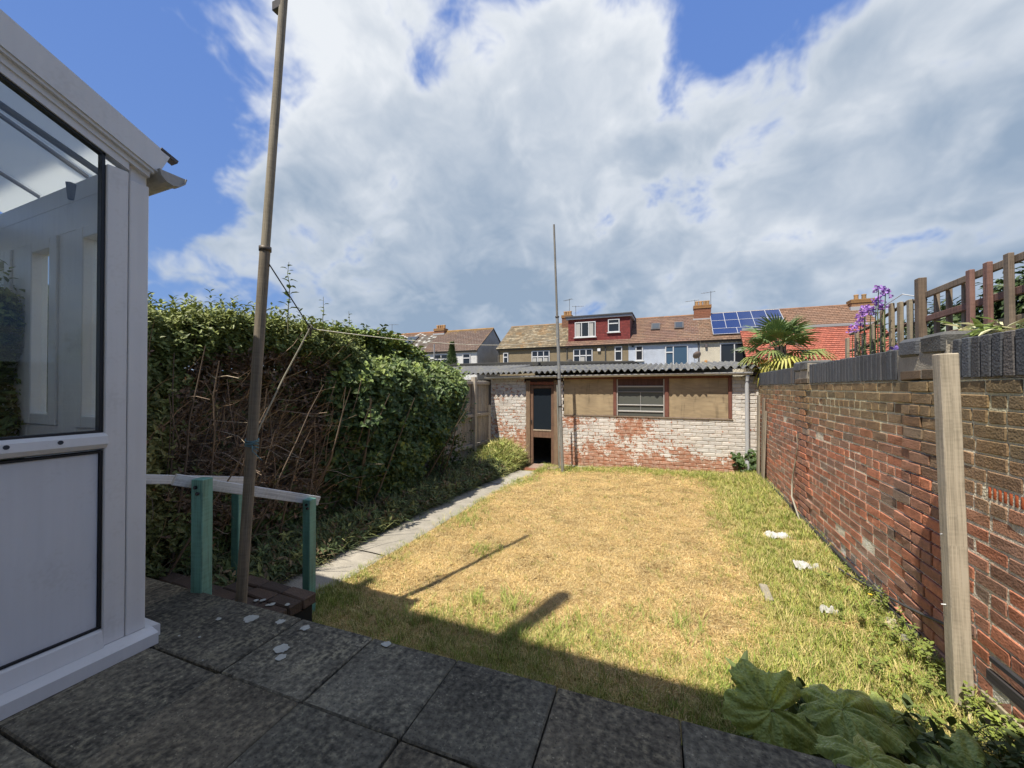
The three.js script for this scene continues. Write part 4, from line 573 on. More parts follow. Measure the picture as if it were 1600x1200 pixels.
  // the green shrub that bulges towards the path
  const F0 = 3.25, F1 = 6.35, st = thing('shrub', 'dense dark green leafy shrub bulging over the path beyond the dead patch', 'shrub', -3.7, 0, 4.7);
  const stop = (f) => 2.3 - 0.42 * S(f, 4.2, 6.2) + 0.17 * fbm(f * 2.5, 4, 3, 8), sface = (f, y) => -3.40 - 0.15 * S(y, 0.9, 0.1) + 0.08 * Math.exp(-(((y - 1.4) / 0.5) ** 2)) - 0.45 * S(y, 1.75, 2.3) + 0.2 * fbm(f * 1.7 + 6, y * 1.8 + 6, 3, 17) - 0.9 * S(f, 5.7 - 0.8 * S(y, 1.3, 0.5), 6.35 - 0.9 * S(y, 1.3, 0.4)) - 0.2 * S(f, 3.6, 3.25);
  const bl = [sprig(6, 11, 0.13, 0.062, 0.02), sprig(5, 12, 0.1, 0.075, 0.025), sprig(7, 13, 0.15, 0.055, 0.018)];
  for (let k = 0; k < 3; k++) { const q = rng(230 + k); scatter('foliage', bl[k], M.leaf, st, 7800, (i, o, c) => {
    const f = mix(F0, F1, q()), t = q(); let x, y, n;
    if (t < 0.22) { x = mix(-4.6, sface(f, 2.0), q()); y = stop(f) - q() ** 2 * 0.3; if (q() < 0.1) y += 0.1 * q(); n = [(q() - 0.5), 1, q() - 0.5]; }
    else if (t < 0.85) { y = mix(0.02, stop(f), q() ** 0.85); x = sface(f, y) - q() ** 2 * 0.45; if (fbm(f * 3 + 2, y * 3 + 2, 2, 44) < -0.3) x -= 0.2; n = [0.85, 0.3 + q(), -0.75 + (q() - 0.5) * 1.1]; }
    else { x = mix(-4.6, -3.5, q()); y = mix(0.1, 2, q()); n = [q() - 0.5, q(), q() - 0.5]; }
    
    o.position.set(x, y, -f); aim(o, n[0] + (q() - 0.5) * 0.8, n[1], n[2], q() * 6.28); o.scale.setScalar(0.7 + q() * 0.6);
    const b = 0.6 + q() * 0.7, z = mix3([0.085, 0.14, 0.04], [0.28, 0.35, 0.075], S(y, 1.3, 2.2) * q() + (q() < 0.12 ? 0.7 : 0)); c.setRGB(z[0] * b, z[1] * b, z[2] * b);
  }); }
  for (let i = 0; i < 12; i++) part('branch', tint(tube(curve(V(-3.9 + r() * 0.3, 0, 3.5 + r() * 2.2), new THREE.Vector3(0.2 + r() * 0.3, 1, (r() - 0.5) * 0.6), 1.7, 7, 0.3, 0.05), 0.016, 0.005, 5), [0.1, 0.08, 0.055]), M.twig, st);
  // low plants in the bed
  const ug = thing('undergrowth', 'low weeds and ivy in the bed between hedge and path', '', -3.4, 0, 4, null, 'stuff'); delete ug.userData.category;
  const fern = [sprig(9, 21, 0.12, 0.075, 0.014, 1.4), sprig(7, 22, 0.16, 0.06, 0.012, 1.2), tuft(7, 23, 0.22, 0.3, 0.004)];
  for (let k = 0; k < 3; k++) { const q = rng(240 + k); scatter('leaves', fern[k], M.leafMatt, ug, 1900, (i, o, c) => { const f = 1.85 + q() * 5.2, x = -3.19 - q() ** 1.6 * 0.7 + 0.03 * fbm(f * 6, 2, 2, 3); o.position.set(x, q() ** 2 * 0.22 * S(-3.1 - x, -0.02, 0.3), -f); aim(o, 0.5 + q() * 0.6, 0.7 + q() * 0.6, q() - 0.5, q() * 6.28); o.scale.setScalar(0.5 + q() * 0.75); const b = 0.5 + q() * 0.8, t = q(), z = t < 0.6 ? [0.13, 0.18, 0.06] : t < 0.85 ? [0.26, 0.28, 0.085] : [0.22, 0.16, 0.08]; c.setRGB(z[0] * b, z[1] * b, z[2] * b); }); }
  const wc = thing('weed_clump', 'overgrown yellow-green weeds and grass heaped left of the shed door', 'weeds', -3.6, 0, 7.8);
  const wk = [tuft(9, 31, 0.3, 0.35, 0.0045), sprig(8, 32, 0.2, 0.085, 0.014, 1.3), tuft(8, 33, 0.26, 0.65, 0.004)];
  for (let k = 0; k < 3; k++) { const q = rng(250 + k); scatter('leaves', wk[k], M.leafMatt, wc, 1100, (i, o, c) => { const f = mix(6.3, 8.45, q() ** 0.7), x = -3.24 - q() * 0.84, hh = 0.42 * Math.exp(-(((f - 8.0) / 0.8) ** 2) - ((x + 3.65) / 0.42) ** 2) + 0.05; o.position.set(x, -0.1 + q() * hh, -f); aim(o, (q() - 0.2) * 0.9, 1, (q() - 0.5) * 0.9, q() * 6.28); o.scale.setScalar((0.6 + q() * 0.6) * mix(0.6, 1, S(f, 6.5, 7.4))); const b = 0.65 + q() * 0.7, z = q() < 0.6 ? [0.31, 0.36, 0.085] : [0.46, 0.42, 0.15]; c.setRGB(z[0] * b, z[1] * b, z[2] * b); }); }
  const sb = thing('stones', 'two pale stones lying at the hedge foot by the steps', 'stones', -3.3, 0, 2.5); for (const [x, f, s] of [[-3.24, 2.62, 0.09], [-3.22, 2.85, 0.08]]) { const g = new THREE.IcosahedronGeometry(s, 2), p = g.attributes.position; for (let i = 0; i < p.count; i++) { const k = 1 + 0.3 * fbm(p.getX(i) * 9 + 3, p.getY(i) * 9 + p.getZ(i) * 7, 2, 6); p.setXYZ(i, p.getX(i) * k * 1.2, p.getY(i) * k * 0.5, p.getZ(i) * k); } g.computeVertexNormals(); part('stone', tint(g.translate(x, 0.05, -f), [0.2, 0.18, 0.14]), M.clay, sb); }
}
// tall slim conifer beyond the fence
{
  const c = thing('cypress', 'slim dark columnar conifer standing beyond the hedge before the white gable house', 'tree', -8.6, 0, 14.06); part('trunk', tint(tube([V(-8.6, -0.2, 14.06), V(-8.6, 3.2, 14.06)], 0.05, 0.01, 6), [0.1, 0.07, 0.05]), M.twig, c);
  const q = rng(260); scatter('crown', sprig(6, 41, 0.14, 0.07, 0.016, 0.4), M.leafMatt, c, 2400, (i, o, k) => { const t = q(), a = q() * 6.28, R = 0.2 * (0.35 + 0.65 * q() ** 0.5) * (1 - S(t, 0.72, 1) * 0.85); o.position.set(-8.6 + Math.cos(a) * R, 0.3 + 3.2 * t, -14.06 + Math.sin(a) * R); aim(o, Math.cos(a) * 0.4, 1, -Math.sin(a) * 0.4, q() * 6); const b = 0.6 + q() * 0.7; k.setRGB(0.09 * b, 0.15 * b, 0.025 * b); });
}

// ---------------------------------------------------------------- palm, trellis and flowers beyond the wall
{
  const r = rng(301), px = 1.83, pf = 8.75, cy = 2.42, p = thing('palm_tree', 'fan palm with green upper and yellow drooping lower fronds beyond the shed corner', 'palm', px, 0, pf);
  part('trunk', tint(tube([V(px, -0.2, pf), V(px, 1.2, pf), V(px, 1.9, pf), V(px, cy + 0.05, pf)], 0.08, 0.095, 10), [0.035, 0.027, 0.02]), M.twig, p);
  const fib = []; for (let i = 0; i < 150; i++) { const a = r() * 6.28, y = 1.5 + r() * 0.85; fib.push(tube([V(px + Math.cos(a) * 0.085, y, pf + Math.sin(a) * 0.085), V(px + Math.cos(a) * 0.13, y + 0.05 - r() * 0.12, pf + Math.sin(a) * 0.13)], 0.006, 0.002, 3, false)); } part('trunk_fibre', tint(merged(fib), [0.05, 0.035, 0.025]), M.twig, p);
  const fan = (R, arc, n, droop, q) => { const v = [], f = []; for (let i = 0; i < n; i++) { const a = (i / (n - 1) - 0.5) * arc, l = R * (0.75 + 0.25 * Math.cos(a * 0.8)) * (0.92 + q() * 0.12), w = 0.02, o = v.length, s = Math.sin(a), c = Math.cos(a), dr = droop * (0.7 + q() * 0.6); const P = (t, k, lift) => [s * l * t + c * k, lift - dr * l * t ** 2.4 * 0.8, c * l * t - s * k]; v.push(P(0.02, 0, 0), P(0.5, -w, 0.0), P(0.5, 0, 0.012), P(0.5, w, 0.0), P(0.8, -w * 0.6, 0), P(0.8, w * 0.6, 0), P(1, 0, 0)); f.push([o, o + 1, o + 2], [o, o + 2, o + 3], [o + 1, o + 4, o + 5, o + 3], [o + 4, o + 6, o + 5]); } return poly(v, f); };
  for (let i = 0; i < 30; i++) {
    const t = i / 29, el = mix(1.25, -0.75, t ** 0.9) + (r() - 0.5) * 0.2, a = i * 2.39996 + (r() - 0.5) * 0.5, L = 0.3 + r() * 0.16, R = 0.36 + r() * 0.1, d = new THREE.Vector3(Math.cos(a) * Math.cos(el), Math.sin(el), Math.sin(a) * Math.cos(el)), o = V(px, cy - 0.12 * t, pf);
    const tip = o.clone().addScaledVector(d, L).add(new THREE.Vector3(0, -0.05 * t, 0)), yel = S(t, 0.42, 0.75) * (0.6 + 0.4 * r()), col = vary(mix3([0.17, 0.24, 0.08], [0.60, 0.52, 0.10], yel), r, 0.2);
    const g = fan(R, 3.7, 22, 0.25 + 0.7 * t + r() * 0.3, r); const z = d.clone(), x = new THREE.Vector3().crossVectors(up, z).normalize(), y = new THREE.Vector3().crossVectors(z, x); g.applyMatrix4(new THREE.Matrix4().makeBasis(x, y, z).setPosition(tip));
    const fr = part('frond', tint(g, col), M.leaf, p); part('stalk', tint(tube([o, o.clone().lerp(tip, 0.5).add(new THREE.Vector3(0, 0.02, 0)), tip], 0.009, 0.006, 5), mix3([0.12, 0.15, 0.04], [0.35, 0.3, 0.08], yel)), M.twig, fr);
  }
}
{
  const r = rng(311), TX = 1.75, t = thing('trellis', 'brown timber square trellis standing above the brick wall in the next garden', 'trellis', TX, 0, 3.8), BR = [0.215, 0.165, 0.125];
  const tone = () => vary(r() < 0.22 ? [0.26, 0.145, 0.12] : r() < 0.5 ? [0.27, 0.21, 0.155] : BR, r, 0.15);
  const lath = (f, y1, w, x = TX, c = null) => part('upright', buv(tint(beam(V(x, 1.2, f), V(x + (r() - 0.5) * 0.01, y1, f + (r() - 0.5) * 0.015), 0.026, w, 0.003), c ? vary(c, r, 0.15) : tone()), r() * 4, r() * 4), M.wood, t);
  for (const [f, y] of [[2.36, 2.46], [2.52, 2.46], [2.67, 2.46], [2.82, 2.46], [2.97, 2.46], [3.115, 2.452], [3.28, 2.45], [3.435, 2.445]]) lath(f, y, 0.042);
  for (const [f, y] of [[3.6, 2.42], [3.76, 2.42], [3.9, 2.41]]) lath(f, y, 0.03, TX + 0.05);
  part('post', buv(tint(beam(V(TX, 0, 3.99), V(TX, 2.535, 3.99), 0.05, 0.06), [0.19, 0.14, 0.10])), M.wood, t);
  for (const [y0, y1] of [[2.4, 2.43], [2.215, 2.25], [2.06, 2.09]]) part('rail', buv(tint(beam(V(TX + 0.026, y0, 4.02), V(TX + 0.026, y1, 2.3), 0.024, 0.044), tone()), r() * 3, r() * 3), M.wood, t);
  const hs = [[4.13, 2.40], [4.28, 2.41], [4.43, 2.43], [4.6, 2.40], [4.78, 2.30], [4.97, 2.24], [5.15, 2.28], [5.4, 2.24]]; for (const [f, y] of hs) lath(f, y, 0.05, TX, [0.36, 0.30, 0.21]);
  for (const yy of [2.38, 2.2]) part('rail', buv(tint(tube([V(TX + 0.03, yy - 0.01, 4.0), V(TX + 0.03, yy + 0.02, 4.25), V(TX + 0.03, yy - 0.03, 4.6), V(TX + 0.03, yy - 0.09, 4.95), V(TX + 0.03, yy - 0.1, 5.4)], 0.017, 0.017, 4), tone())), M.wood, t);
  part('wire', tint(tube([V(TX, 2.4, 4.02), V(TX, 2.47, 4.25), V(TX, 2.44, 4.5), V(TX, 2.36, 4.75)], 0.004, 0.004, 4), [0.6, 0.6, 0.58]), M.plain, t);
  // purple flower spikes
  const pf = thing('purple_flowers', 'tall purple flowering plant growing through the far end of the trellis', 'flowers', 1.68, 1.9, 4.6), petal = [];
  for (const [x, y, f] of [[1.66, 2.56, 4.42], [1.66, 2.5, 4.3], [1.68, 2.44, 4.75], [1.68, 2.47, 4.52], [1.66, 2.43, 4.68], [1.67, 2.4, 4.6], [1.7, 2.43, 4.45], [1.68, 2.33, 4.85], [1.7, 2.4, 4.9], [1.69, 2.3, 5.05]]) {
    part('stem', tint(tube([V(x + 0.02, 1.6, f + 0.08), V(x, y - 0.2, f + 0.02), V(x, y, f)], 0.006, 0.003, 5), [0.12, 0.16, 0.06]), M.twig, pf);
    const g = []; for (let i = 0; i < 42; i++) { const a = r() * 6.28, h = r(), R = (0.02 + 0.028 * r()) * (1.1 - 0.5 * h), q = poly([[-0.011, 0, -0.004], [0.011, 0, -0.004], [0.009, 0.003, 0.012], [-0.009, 0.003, 0.012]], [[0, 1, 2, 3]]); q.rotateX(-r() * 1.5).rotateY(r() * 6.28).translate(x + Math.cos(a) * R, y - 0.05 + h * 0.085, -f + Math.sin(a) * R); g.push(tint(q, vary([0.42, 0.21, 0.60], r, 0.3))); } part('flower_head', g, M.leafMatt, pf);
    const l = []; for (let i = 0; i < 9; i++) { const q = leafGeo(0.075, 0.011, 0.2, 0.3); q.rotateX(-0.5).rotateY(r() * 6.28).translate(x + 0.01, 1.9 + r() * (y - 2.08), -f - 0.03); l.push(tint(q, vary([0.13, 0.16, 0.07], r, 0.3))); } part('leaves', l, M.leafMatt, pf);
  }
  const lo = thing('purple_flowers', 'low violet flowers peeping over the coping just behind the wall pier', 'flowers', 1.68, 1.9, 4.3); { const g = []; for (let i = 0; i < 90; i++) { const q = poly([[-0.011, 0, -0.006], [0.011, 0, -0.006], [0.008, 0.004, 0.014], [-0.008, 0.004, 0.014]], [[0, 1, 2, 3]]); q.rotateX(-r() * 1.5).rotateY(r() * 6.28).translate(1.69 + r() * 0.05, 1.97 + r() * 0.07, -(3.75 + r() * 0.6)); g.push(tint(q, vary([0.20, 0.13, 0.50], r, 0.3))); } part('flowers', g, M.leafMatt, lo); const l = []; for (let i = 0; i < 40; i++) { const q = leafGeo(0.08, 0.012); q.rotateX(-1 + r()).rotateY(r() * 6.28).translate(1.71, 1.88 + r() * 0.08, -(3.7 + r() * 0.7)); l.push(q); } part('leaves', tint(merged(l), [0.1, 0.13, 0.05]), M.leafMatt, lo); }
  const ly = thing('pale_plant', 'creamy white and green strap-leaved plant spilling over the wall coping below the trellis', 'plant', 1.68, 1.9, 3.1); for (let i = 0; i < 70; i++) { const f = 2.84 + r() * 0.46, g = leafGeo(0.085 + r() * 0.05, 0.012 + r() * 0.006, 0.2, 0.6); g.rotateX(-1.2 + r() * 1.2).rotateY(r() * 6.28).translate(1.56 + r() * 0.14, 1.97 + r() * 0.05, -f); part('leaf', tint(g, vary(i % 3 ? [0.62, 0.6, 0.36] : [0.22, 0.29, 0.06], r, 0.2)), M.leafMatt, ly); }
  const bush = (label, x, f, R, H, n, seed, col) => { const b = thing('bush', label, 'bush', x, 0, f), q = rng(seed); part('stem', tint(tube([V(x, -0.2, f), V(x, H - 0.6, f)], 0.03, 0.01, 6), [0.1, 0.08, 0.05]), M.twig, b); scatter('foliage', sprig(6, seed, 0.14, 0.07, 0.018), M.leaf, b, n, (i, o, c) => { const u = q() * 2 - 1, a = q() * 6.28, s = Math.sqrt(1 - u * u), d = R * (0.6 + 0.4 * q()) * (1 + 0.35 * fbm(a * 1.2 + 4, u * 2 + 4, 3, seed)); o.position.set(x + Math.cos(a) * s * d, H - R + u * d * 1.1, -f + Math.sin(a) * s * d * 1.2); aim(o, Math.cos(a) * s, u + 0.5, -Math.sin(a) * s, q() * 6); const k = 0.6 + q() * 0.7; c.setRGB(col[0] * k, col[1] * k, col[2] * k); }); };
  bush('dark green bush close behind the near trellis panel', 2.75, 4.1, 0.55, 2.62, 1500, 321, [0.07, 0.11, 0.03]);
  bush('paler leafy bush behind the right-hand end of the trellis', 2.55, 3.0, 0.45, 2.5, 1100, 322, [0.12, 0.17, 0.05]);
  bush('feathery green bush behind the trellis post', 2.7, 5.3, 0.5, 2.45, 1100, 323, [0.10, 0.14, 0.05]);
  const wb = thing('compost_bin', 'pale green rounded bin glimpsed through the trellis beside its post', 'bin', 2.25, 0, 4.55); part('body', tint(new THREE.LatheGeometry([[0, 2.26], [0.06, 2.25], [0.11, 2.2], [0.13, 2.12], [0.16, 1.2], [0.2, 0]].map(([a, b]) => new THREE.Vector2(a, b)).reverse(), 20).translate(2.25, 0, -4.55), [0.32, 0.38, 0.27]), M.plain, wb); part('rim', tint(new THREE.TorusGeometry(0.133, 0.008, 6, 20).rotateX(1.57).translate(2.25, 2.12, -4.55), [0.3, 0.36, 0.25]), M.plain, wb);
}

// ---------------------------------------------------------------- big-leaved plant at the terrace edge, small things on the lawn
{
  const r = rng(401), rh = thing('rhubarb_plant', 'large-leaved green plant in the corner between terrace edge and timber post', 'plant', 0.8, 0, 2.0);
  const big = (x, y, f, R, yaw, tilt, roll, cup, seed) => {
    const q = rng(seed), n = 96, m = 14, v = [], fc = [], cs = [];
    const out = (a) => { const l = Math.abs(Math.sin(a * 2.5 + 1.57)); return R * (0.66 + 0.34 * l ** 0.8 + 0.05 * Math.sin(a * 13 + seed) + 0.05 * Math.abs(Math.sin(a * 21 + seed * 2)) + 0.02 * Math.sin(a * 47 + seed)) * (1 - 0.55 * Math.exp(-(((Math.abs(a) - Math.PI) / 0.28) ** 2))); };
    for (let j = 0; j <= m; j++) for (let i = 0; i <= n; i++) { const a = (i / n * 2 - 1) * Math.PI, t = j / m, d = out(a) * t, vein = Math.exp(-(((((a * 2.5 / Math.PI + 10.5) % 1) - 0.5) / 0.1) ** 2)); const rip = 0.03 * R * Math.sin(a * 17 + t * 9 + seed) * t + 0.08 * R * t * fbm(a * 2 + seed, t * 2, 2, seed) + 0.022 * R * Math.sin(t * 16 - Math.abs(((a * 2.5 / Math.PI + 10.5) % 1) - 0.5) * 16) * (1 - vein) * t; v.push([Math.sin(a) * d, cup * R * t * t + rip + 0.11 * R * (1 - vein) * Math.sin(t * 3.1), Math.cos(a) * d]); cs.push(vein * (1 - t * 0.6)); }
    const pos = [], col = []; const base = vary([0.36, 0.43, 0.10], q, 0.12); const vc = [0.52, 0.58, 0.24];
    const idx = (j, i) => j * (n + 1) + i; for (let j = 0; j < m; j++) for (let i = 0; i < n; i++) for (const k of [idx(j, i), idx(j + 1, i), idx(j, i + 1), idx(j, i + 1), idx(j + 1, i), idx(j + 1, i + 1)]) { pos.push(...v[k]); col.push(...mix3(base, vc, cs[k] * 0.38)); }
    let g = new THREE.BufferGeometry(); g.setAttribute('position', new THREE.Float32BufferAttribute(pos, 3)); g.setAttribute('color', new THREE.Float32BufferAttribute(col, 3)); { const u = []; for (let i = 0; i < pos.length; i += 3) u.push(pos[i], pos[i + 2]); g.setAttribute('uv', new THREE.Float32BufferAttribute(u, 2)); } g.computeVertexNormals();
    const N = g.attributes.normal, map = new Map(); for (let i = 0; i < pos.length / 3; i++) { const k = [0, 1, 2].map((c) => Math.round(pos[i * 3 + c] * 1e5)).join(); const e = map.get(k) ?? [0, 0, 0]; e[0] += N.getX(i); e[1] += N.getY(i); e[2] += N.getZ(i); map.set(k, e); } for (let i = 0; i < pos.length / 3; i++) { const e = map.get([0, 1, 2].map((c) => Math.round(pos[i * 3 + c] * 1e5)).join()), l = Math.hypot(...e) || 1; N.setXYZ(i, e[0] / l, e[1] / l, e[2] / l); }
    const eu = new THREE.Euler(tilt, yaw, roll, 'YXZ'); g.applyMatrix4(new THREE.Matrix4().makeRotationFromEuler(eu)); g.translate(x, y, -f);
    const lf = part('leaf', g, M.bigLeaf, rh); const end = new THREE.Vector3(x, y, -f); part('stalk', tint(tube([V(mix(x, 0.85, 0.65), 0, mix(f, 1.95, 0.6)), V(mix(x, 0.85, 0.4), y * 0.6, mix(f, 1.95, 0.35)), end], 0.012, 0.008, 7), [0.2, 0.2, 0.08]), M.twig, lf);
  };
  big(0.37, 0.32, 1.97, 0.185, -1.3, 0.1, -0.7, -0.1, 1); big(0.66, 0.3, 2.12, 0.185, -1.4, 0.25, -0.12, -0.3, 2); big(1.05, 0.22, 2.04, 0.17, -0.9, 0.55, -0.2, -0.25, 3);
  big(1.25, 0.2, 1.9, 0.19, -1.3, 0.45, -0.35, -0.3, 4); big(0.62, 0.40, 1.74, 0.15, 0.4, 0.05, 0.0, -0.3, 5); big(0.80, 0.36, 1.76, 0.13, -1.2, 0.1, 0.1, -0.2, 6); big(0.86, 0.24, 2.2, 0.13, 0.8, 0.5, 0.1, -0.2, 7); big(1.12, 0.36, 1.72, 0.17, -0.4, 0.25, -0.1, -0.3, 8); big(0.97, 0.17, 1.85, 0.15, 1.6, 0.4, 0.2, -0.2, 9);
  const q = rng(420); scatter('undergrowth', sprig(7, 51, 0.1, 0.05, 0.012, 1.3), M.leafMatt, rh, 420, (i, o, c) => { const x = 0.3 + q() * 1.05, f = 1.62 + q() * 0.75; o.position.set(x, gh(x, f) + q() * 0.14, -f); aim(o, q() - 0.5, 1, q() - 0.5, q() * 6.28); o.scale.setScalar(0.6 + q() * 0.7); const b = 0.5 + q() * 0.8; c.setRGB(0.11 * b, 0.15 * b, 0.04 * b); });
  const wd = thing('weeds', 'bright green leafy weeds along the wall foot before the timber post', 'weeds', 1.2, 0, 3); scatter('leaves', sprig(8, 52, 0.1, 0.034, 0.011, 1.2), M.leafMatt, wd, 240, (i, o, c) => { const f = 2.35 + q() ** 1.6 * 1.7, x = 1.36 - q() ** 2.2 * 0.36; o.position.set(x, gh(x, f) + q() ** 2 * 0.12, -f); aim(o, -0.4 + q() * 0.5, 1, q() - 0.5, q() * 6.28); o.scale.setScalar(0.3 + q() * 0.6); const b = 0.7 + q() * 0.6; c.setRGB(0.21 * b, 0.26 * b, 0.04 * b); });
  const bc = thing('buttercup', 'single yellow buttercup beside the brick wall', 'flower', 1.33, 0, 3.7); part('stem', tint(tube([V(1.33, 0.05, 3.72), V(1.325, 0.16, 3.7)], 0.003, 0.002, 5), [0.15, 0.2, 0.05]), M.twig, bc); part('bloom', [0, 1, 2, 3, 4].map((i) => { const g = leafGeo(0.016, 0.008, 0.3, -0.3); return tint(g.rotateY(i * 1.2566).translate(1.325, 0.16, -3.7), [0.75, 0.55, 0.02]); }), M.leafMatt, bc);
  const scrap = (label, x, f, s, seed, c = [0.55, 0.54, 0.51]) => { const t = thing('plastic_scrap', label, 'litter', x, 0, f), n = 16, v = [], fc = []; for (let j = 0; j <= n; j++) for (let i = 0; i <= n; i++) { const a = i / n - 0.5, b = j / n - 0.5; v.push([x + a * s * (1.2 + 0.4 * fbm(b * 3 + seed, 1, 2, 3)), gh(x, f) + 0.045 + 0.075 * fbm(a * 4 + seed, b * 4 + 4, 3, seed) - 0.05 * (a * a + b * b), -f + b * s * (0.8 + 0.5 * fbm(a * 3 + seed, 2, 2, 5))]); } for (let j = 0; j < n; j++) for (let i = 0; i < n; i++) { const k = j * (n + 1) + i; fc.push([k, k + 1, k + n + 2, k + n + 1]); } part('sheet', tint(poly(v, fc), c), M.plain, t); };
  scrap('crumpled white plastic on the grass near the wall, farthest of three', 1.05, 5.1, 0.2, 3); scrap('largest crumpled white plastic scrap, on the grass mid-way along the wall', 1.1, 4.3, 0.17, 7); scrap('small white plastic scrap in the grass nearest the leafy corner', 1.03, 3.54, 0.085, 12);
  const sn = thing('stone_fragment', 'flat pale stone fragment lying at the edge of the dry lawn', 'stone', 0.68, 0, 3.75); part('block', tint(bx(0.65, 0.71, 0.005, 0.04, 3.62, 3.85, 0.008, 0.008, r), [0.36, 0.32, 0.24]), M.clay, sn);
  const vn = thing('ivy', 'small dark ivy plant climbing the shed wall beside the downpipe', 'plant', 1.2, 0, 8.45); for (const [x, y] of [[1.06, 0.45], [1.12, 0.3], [1.3, 0.5], [1.36, 0.35], [1.2, 0.2]]) part('stem', tint(tube([V(1.22, 0.0, 8.43), V(mix(1.22, x, 0.6), y * 0.6, 8.44), V(x, y, 8.45)], 0.005, 0.003, 5), [0.1, 0.08, 0.05]), M.twig, vn);
  scatter('leaves', leafGeo(0.075, 0.034, 0.2, 0.3), M.leaf, vn, 130, (i, o, c) => { const [x, y] = [[1.06, 0.42], [1.12, 0.3], [1.3, 0.48], [1.34, 0.33], [1.18, 0.12], [1.32, 0.2]][i % 6]; o.position.set(x + (q() - 0.5) * 0.14, y + (q() - 0.5) * 0.16, -(8.36 + q() * 0.1)); o.rotation.set(0.5 + q(), q() * 3 - 1.5, 0); o.scale.setScalar(0.7 + q() * 0.6); const b = 0.7 + q() * 0.6; c.setRGB(0.07 * b, 0.12 * b, 0.03 * b); });
}

// ---------------------------------------------------------------- terraced houses at the far side
function tiles(x0, x1, fa, ya, fb, yb, tw, th, colour, lift = 0.035, off = 0.5) {
  const L = Math.hypot(fb - fa, yb - ya), rows = Math.max(1, Math.round(L / th)), cols = Math.max(1, Math.round((x1 - x0) / tw)), df = (fb - fa) / L, dy = (yb - ya) / L, nf = -dy, ny = df, pos = [], col = [];
  for (let j = 0; j < rows; j++) for (let i = -1; i < cols; i++) {
    let a = x0 + (i + (j % 2) * off) * (x1 - x0) / cols, b = a + (x1 - x0) / cols - tw * 0.05; a = Math.max(a, x0); b = Math.min(b, x1); if (b - a < 0.02) continue;
    const s = L * j / rows, e = L * (j + 1.04) / rows, c = colour(a, s / L), P = (x, d, h) => [x, ya + dy * d + ny * h, -(fa + df * d + nf * h)];
    const A = P(a, s, lift), B = P(b, s, lift), C = P(b, e, 0.002), D = P(a, e, 0.002), E = P(a, s, -0.01), G = P(b, s, -0.01);
    pos.push(...A, ...B, ...C, ...A, ...C, ...D, ...E, ...G, ...B, ...E, ...B, ...A); for (let k = 0; k < 12; k++) col.push(...c);
  }
  const g = new THREE.BufferGeometry(); g.setAttribute('position', new THREE.Float32BufferAttribute(pos, 3)); g.setAttribute('color', new THREE.Float32BufferAttribute(col, 3)); g.computeVertexNormals(); return buv(g);
}
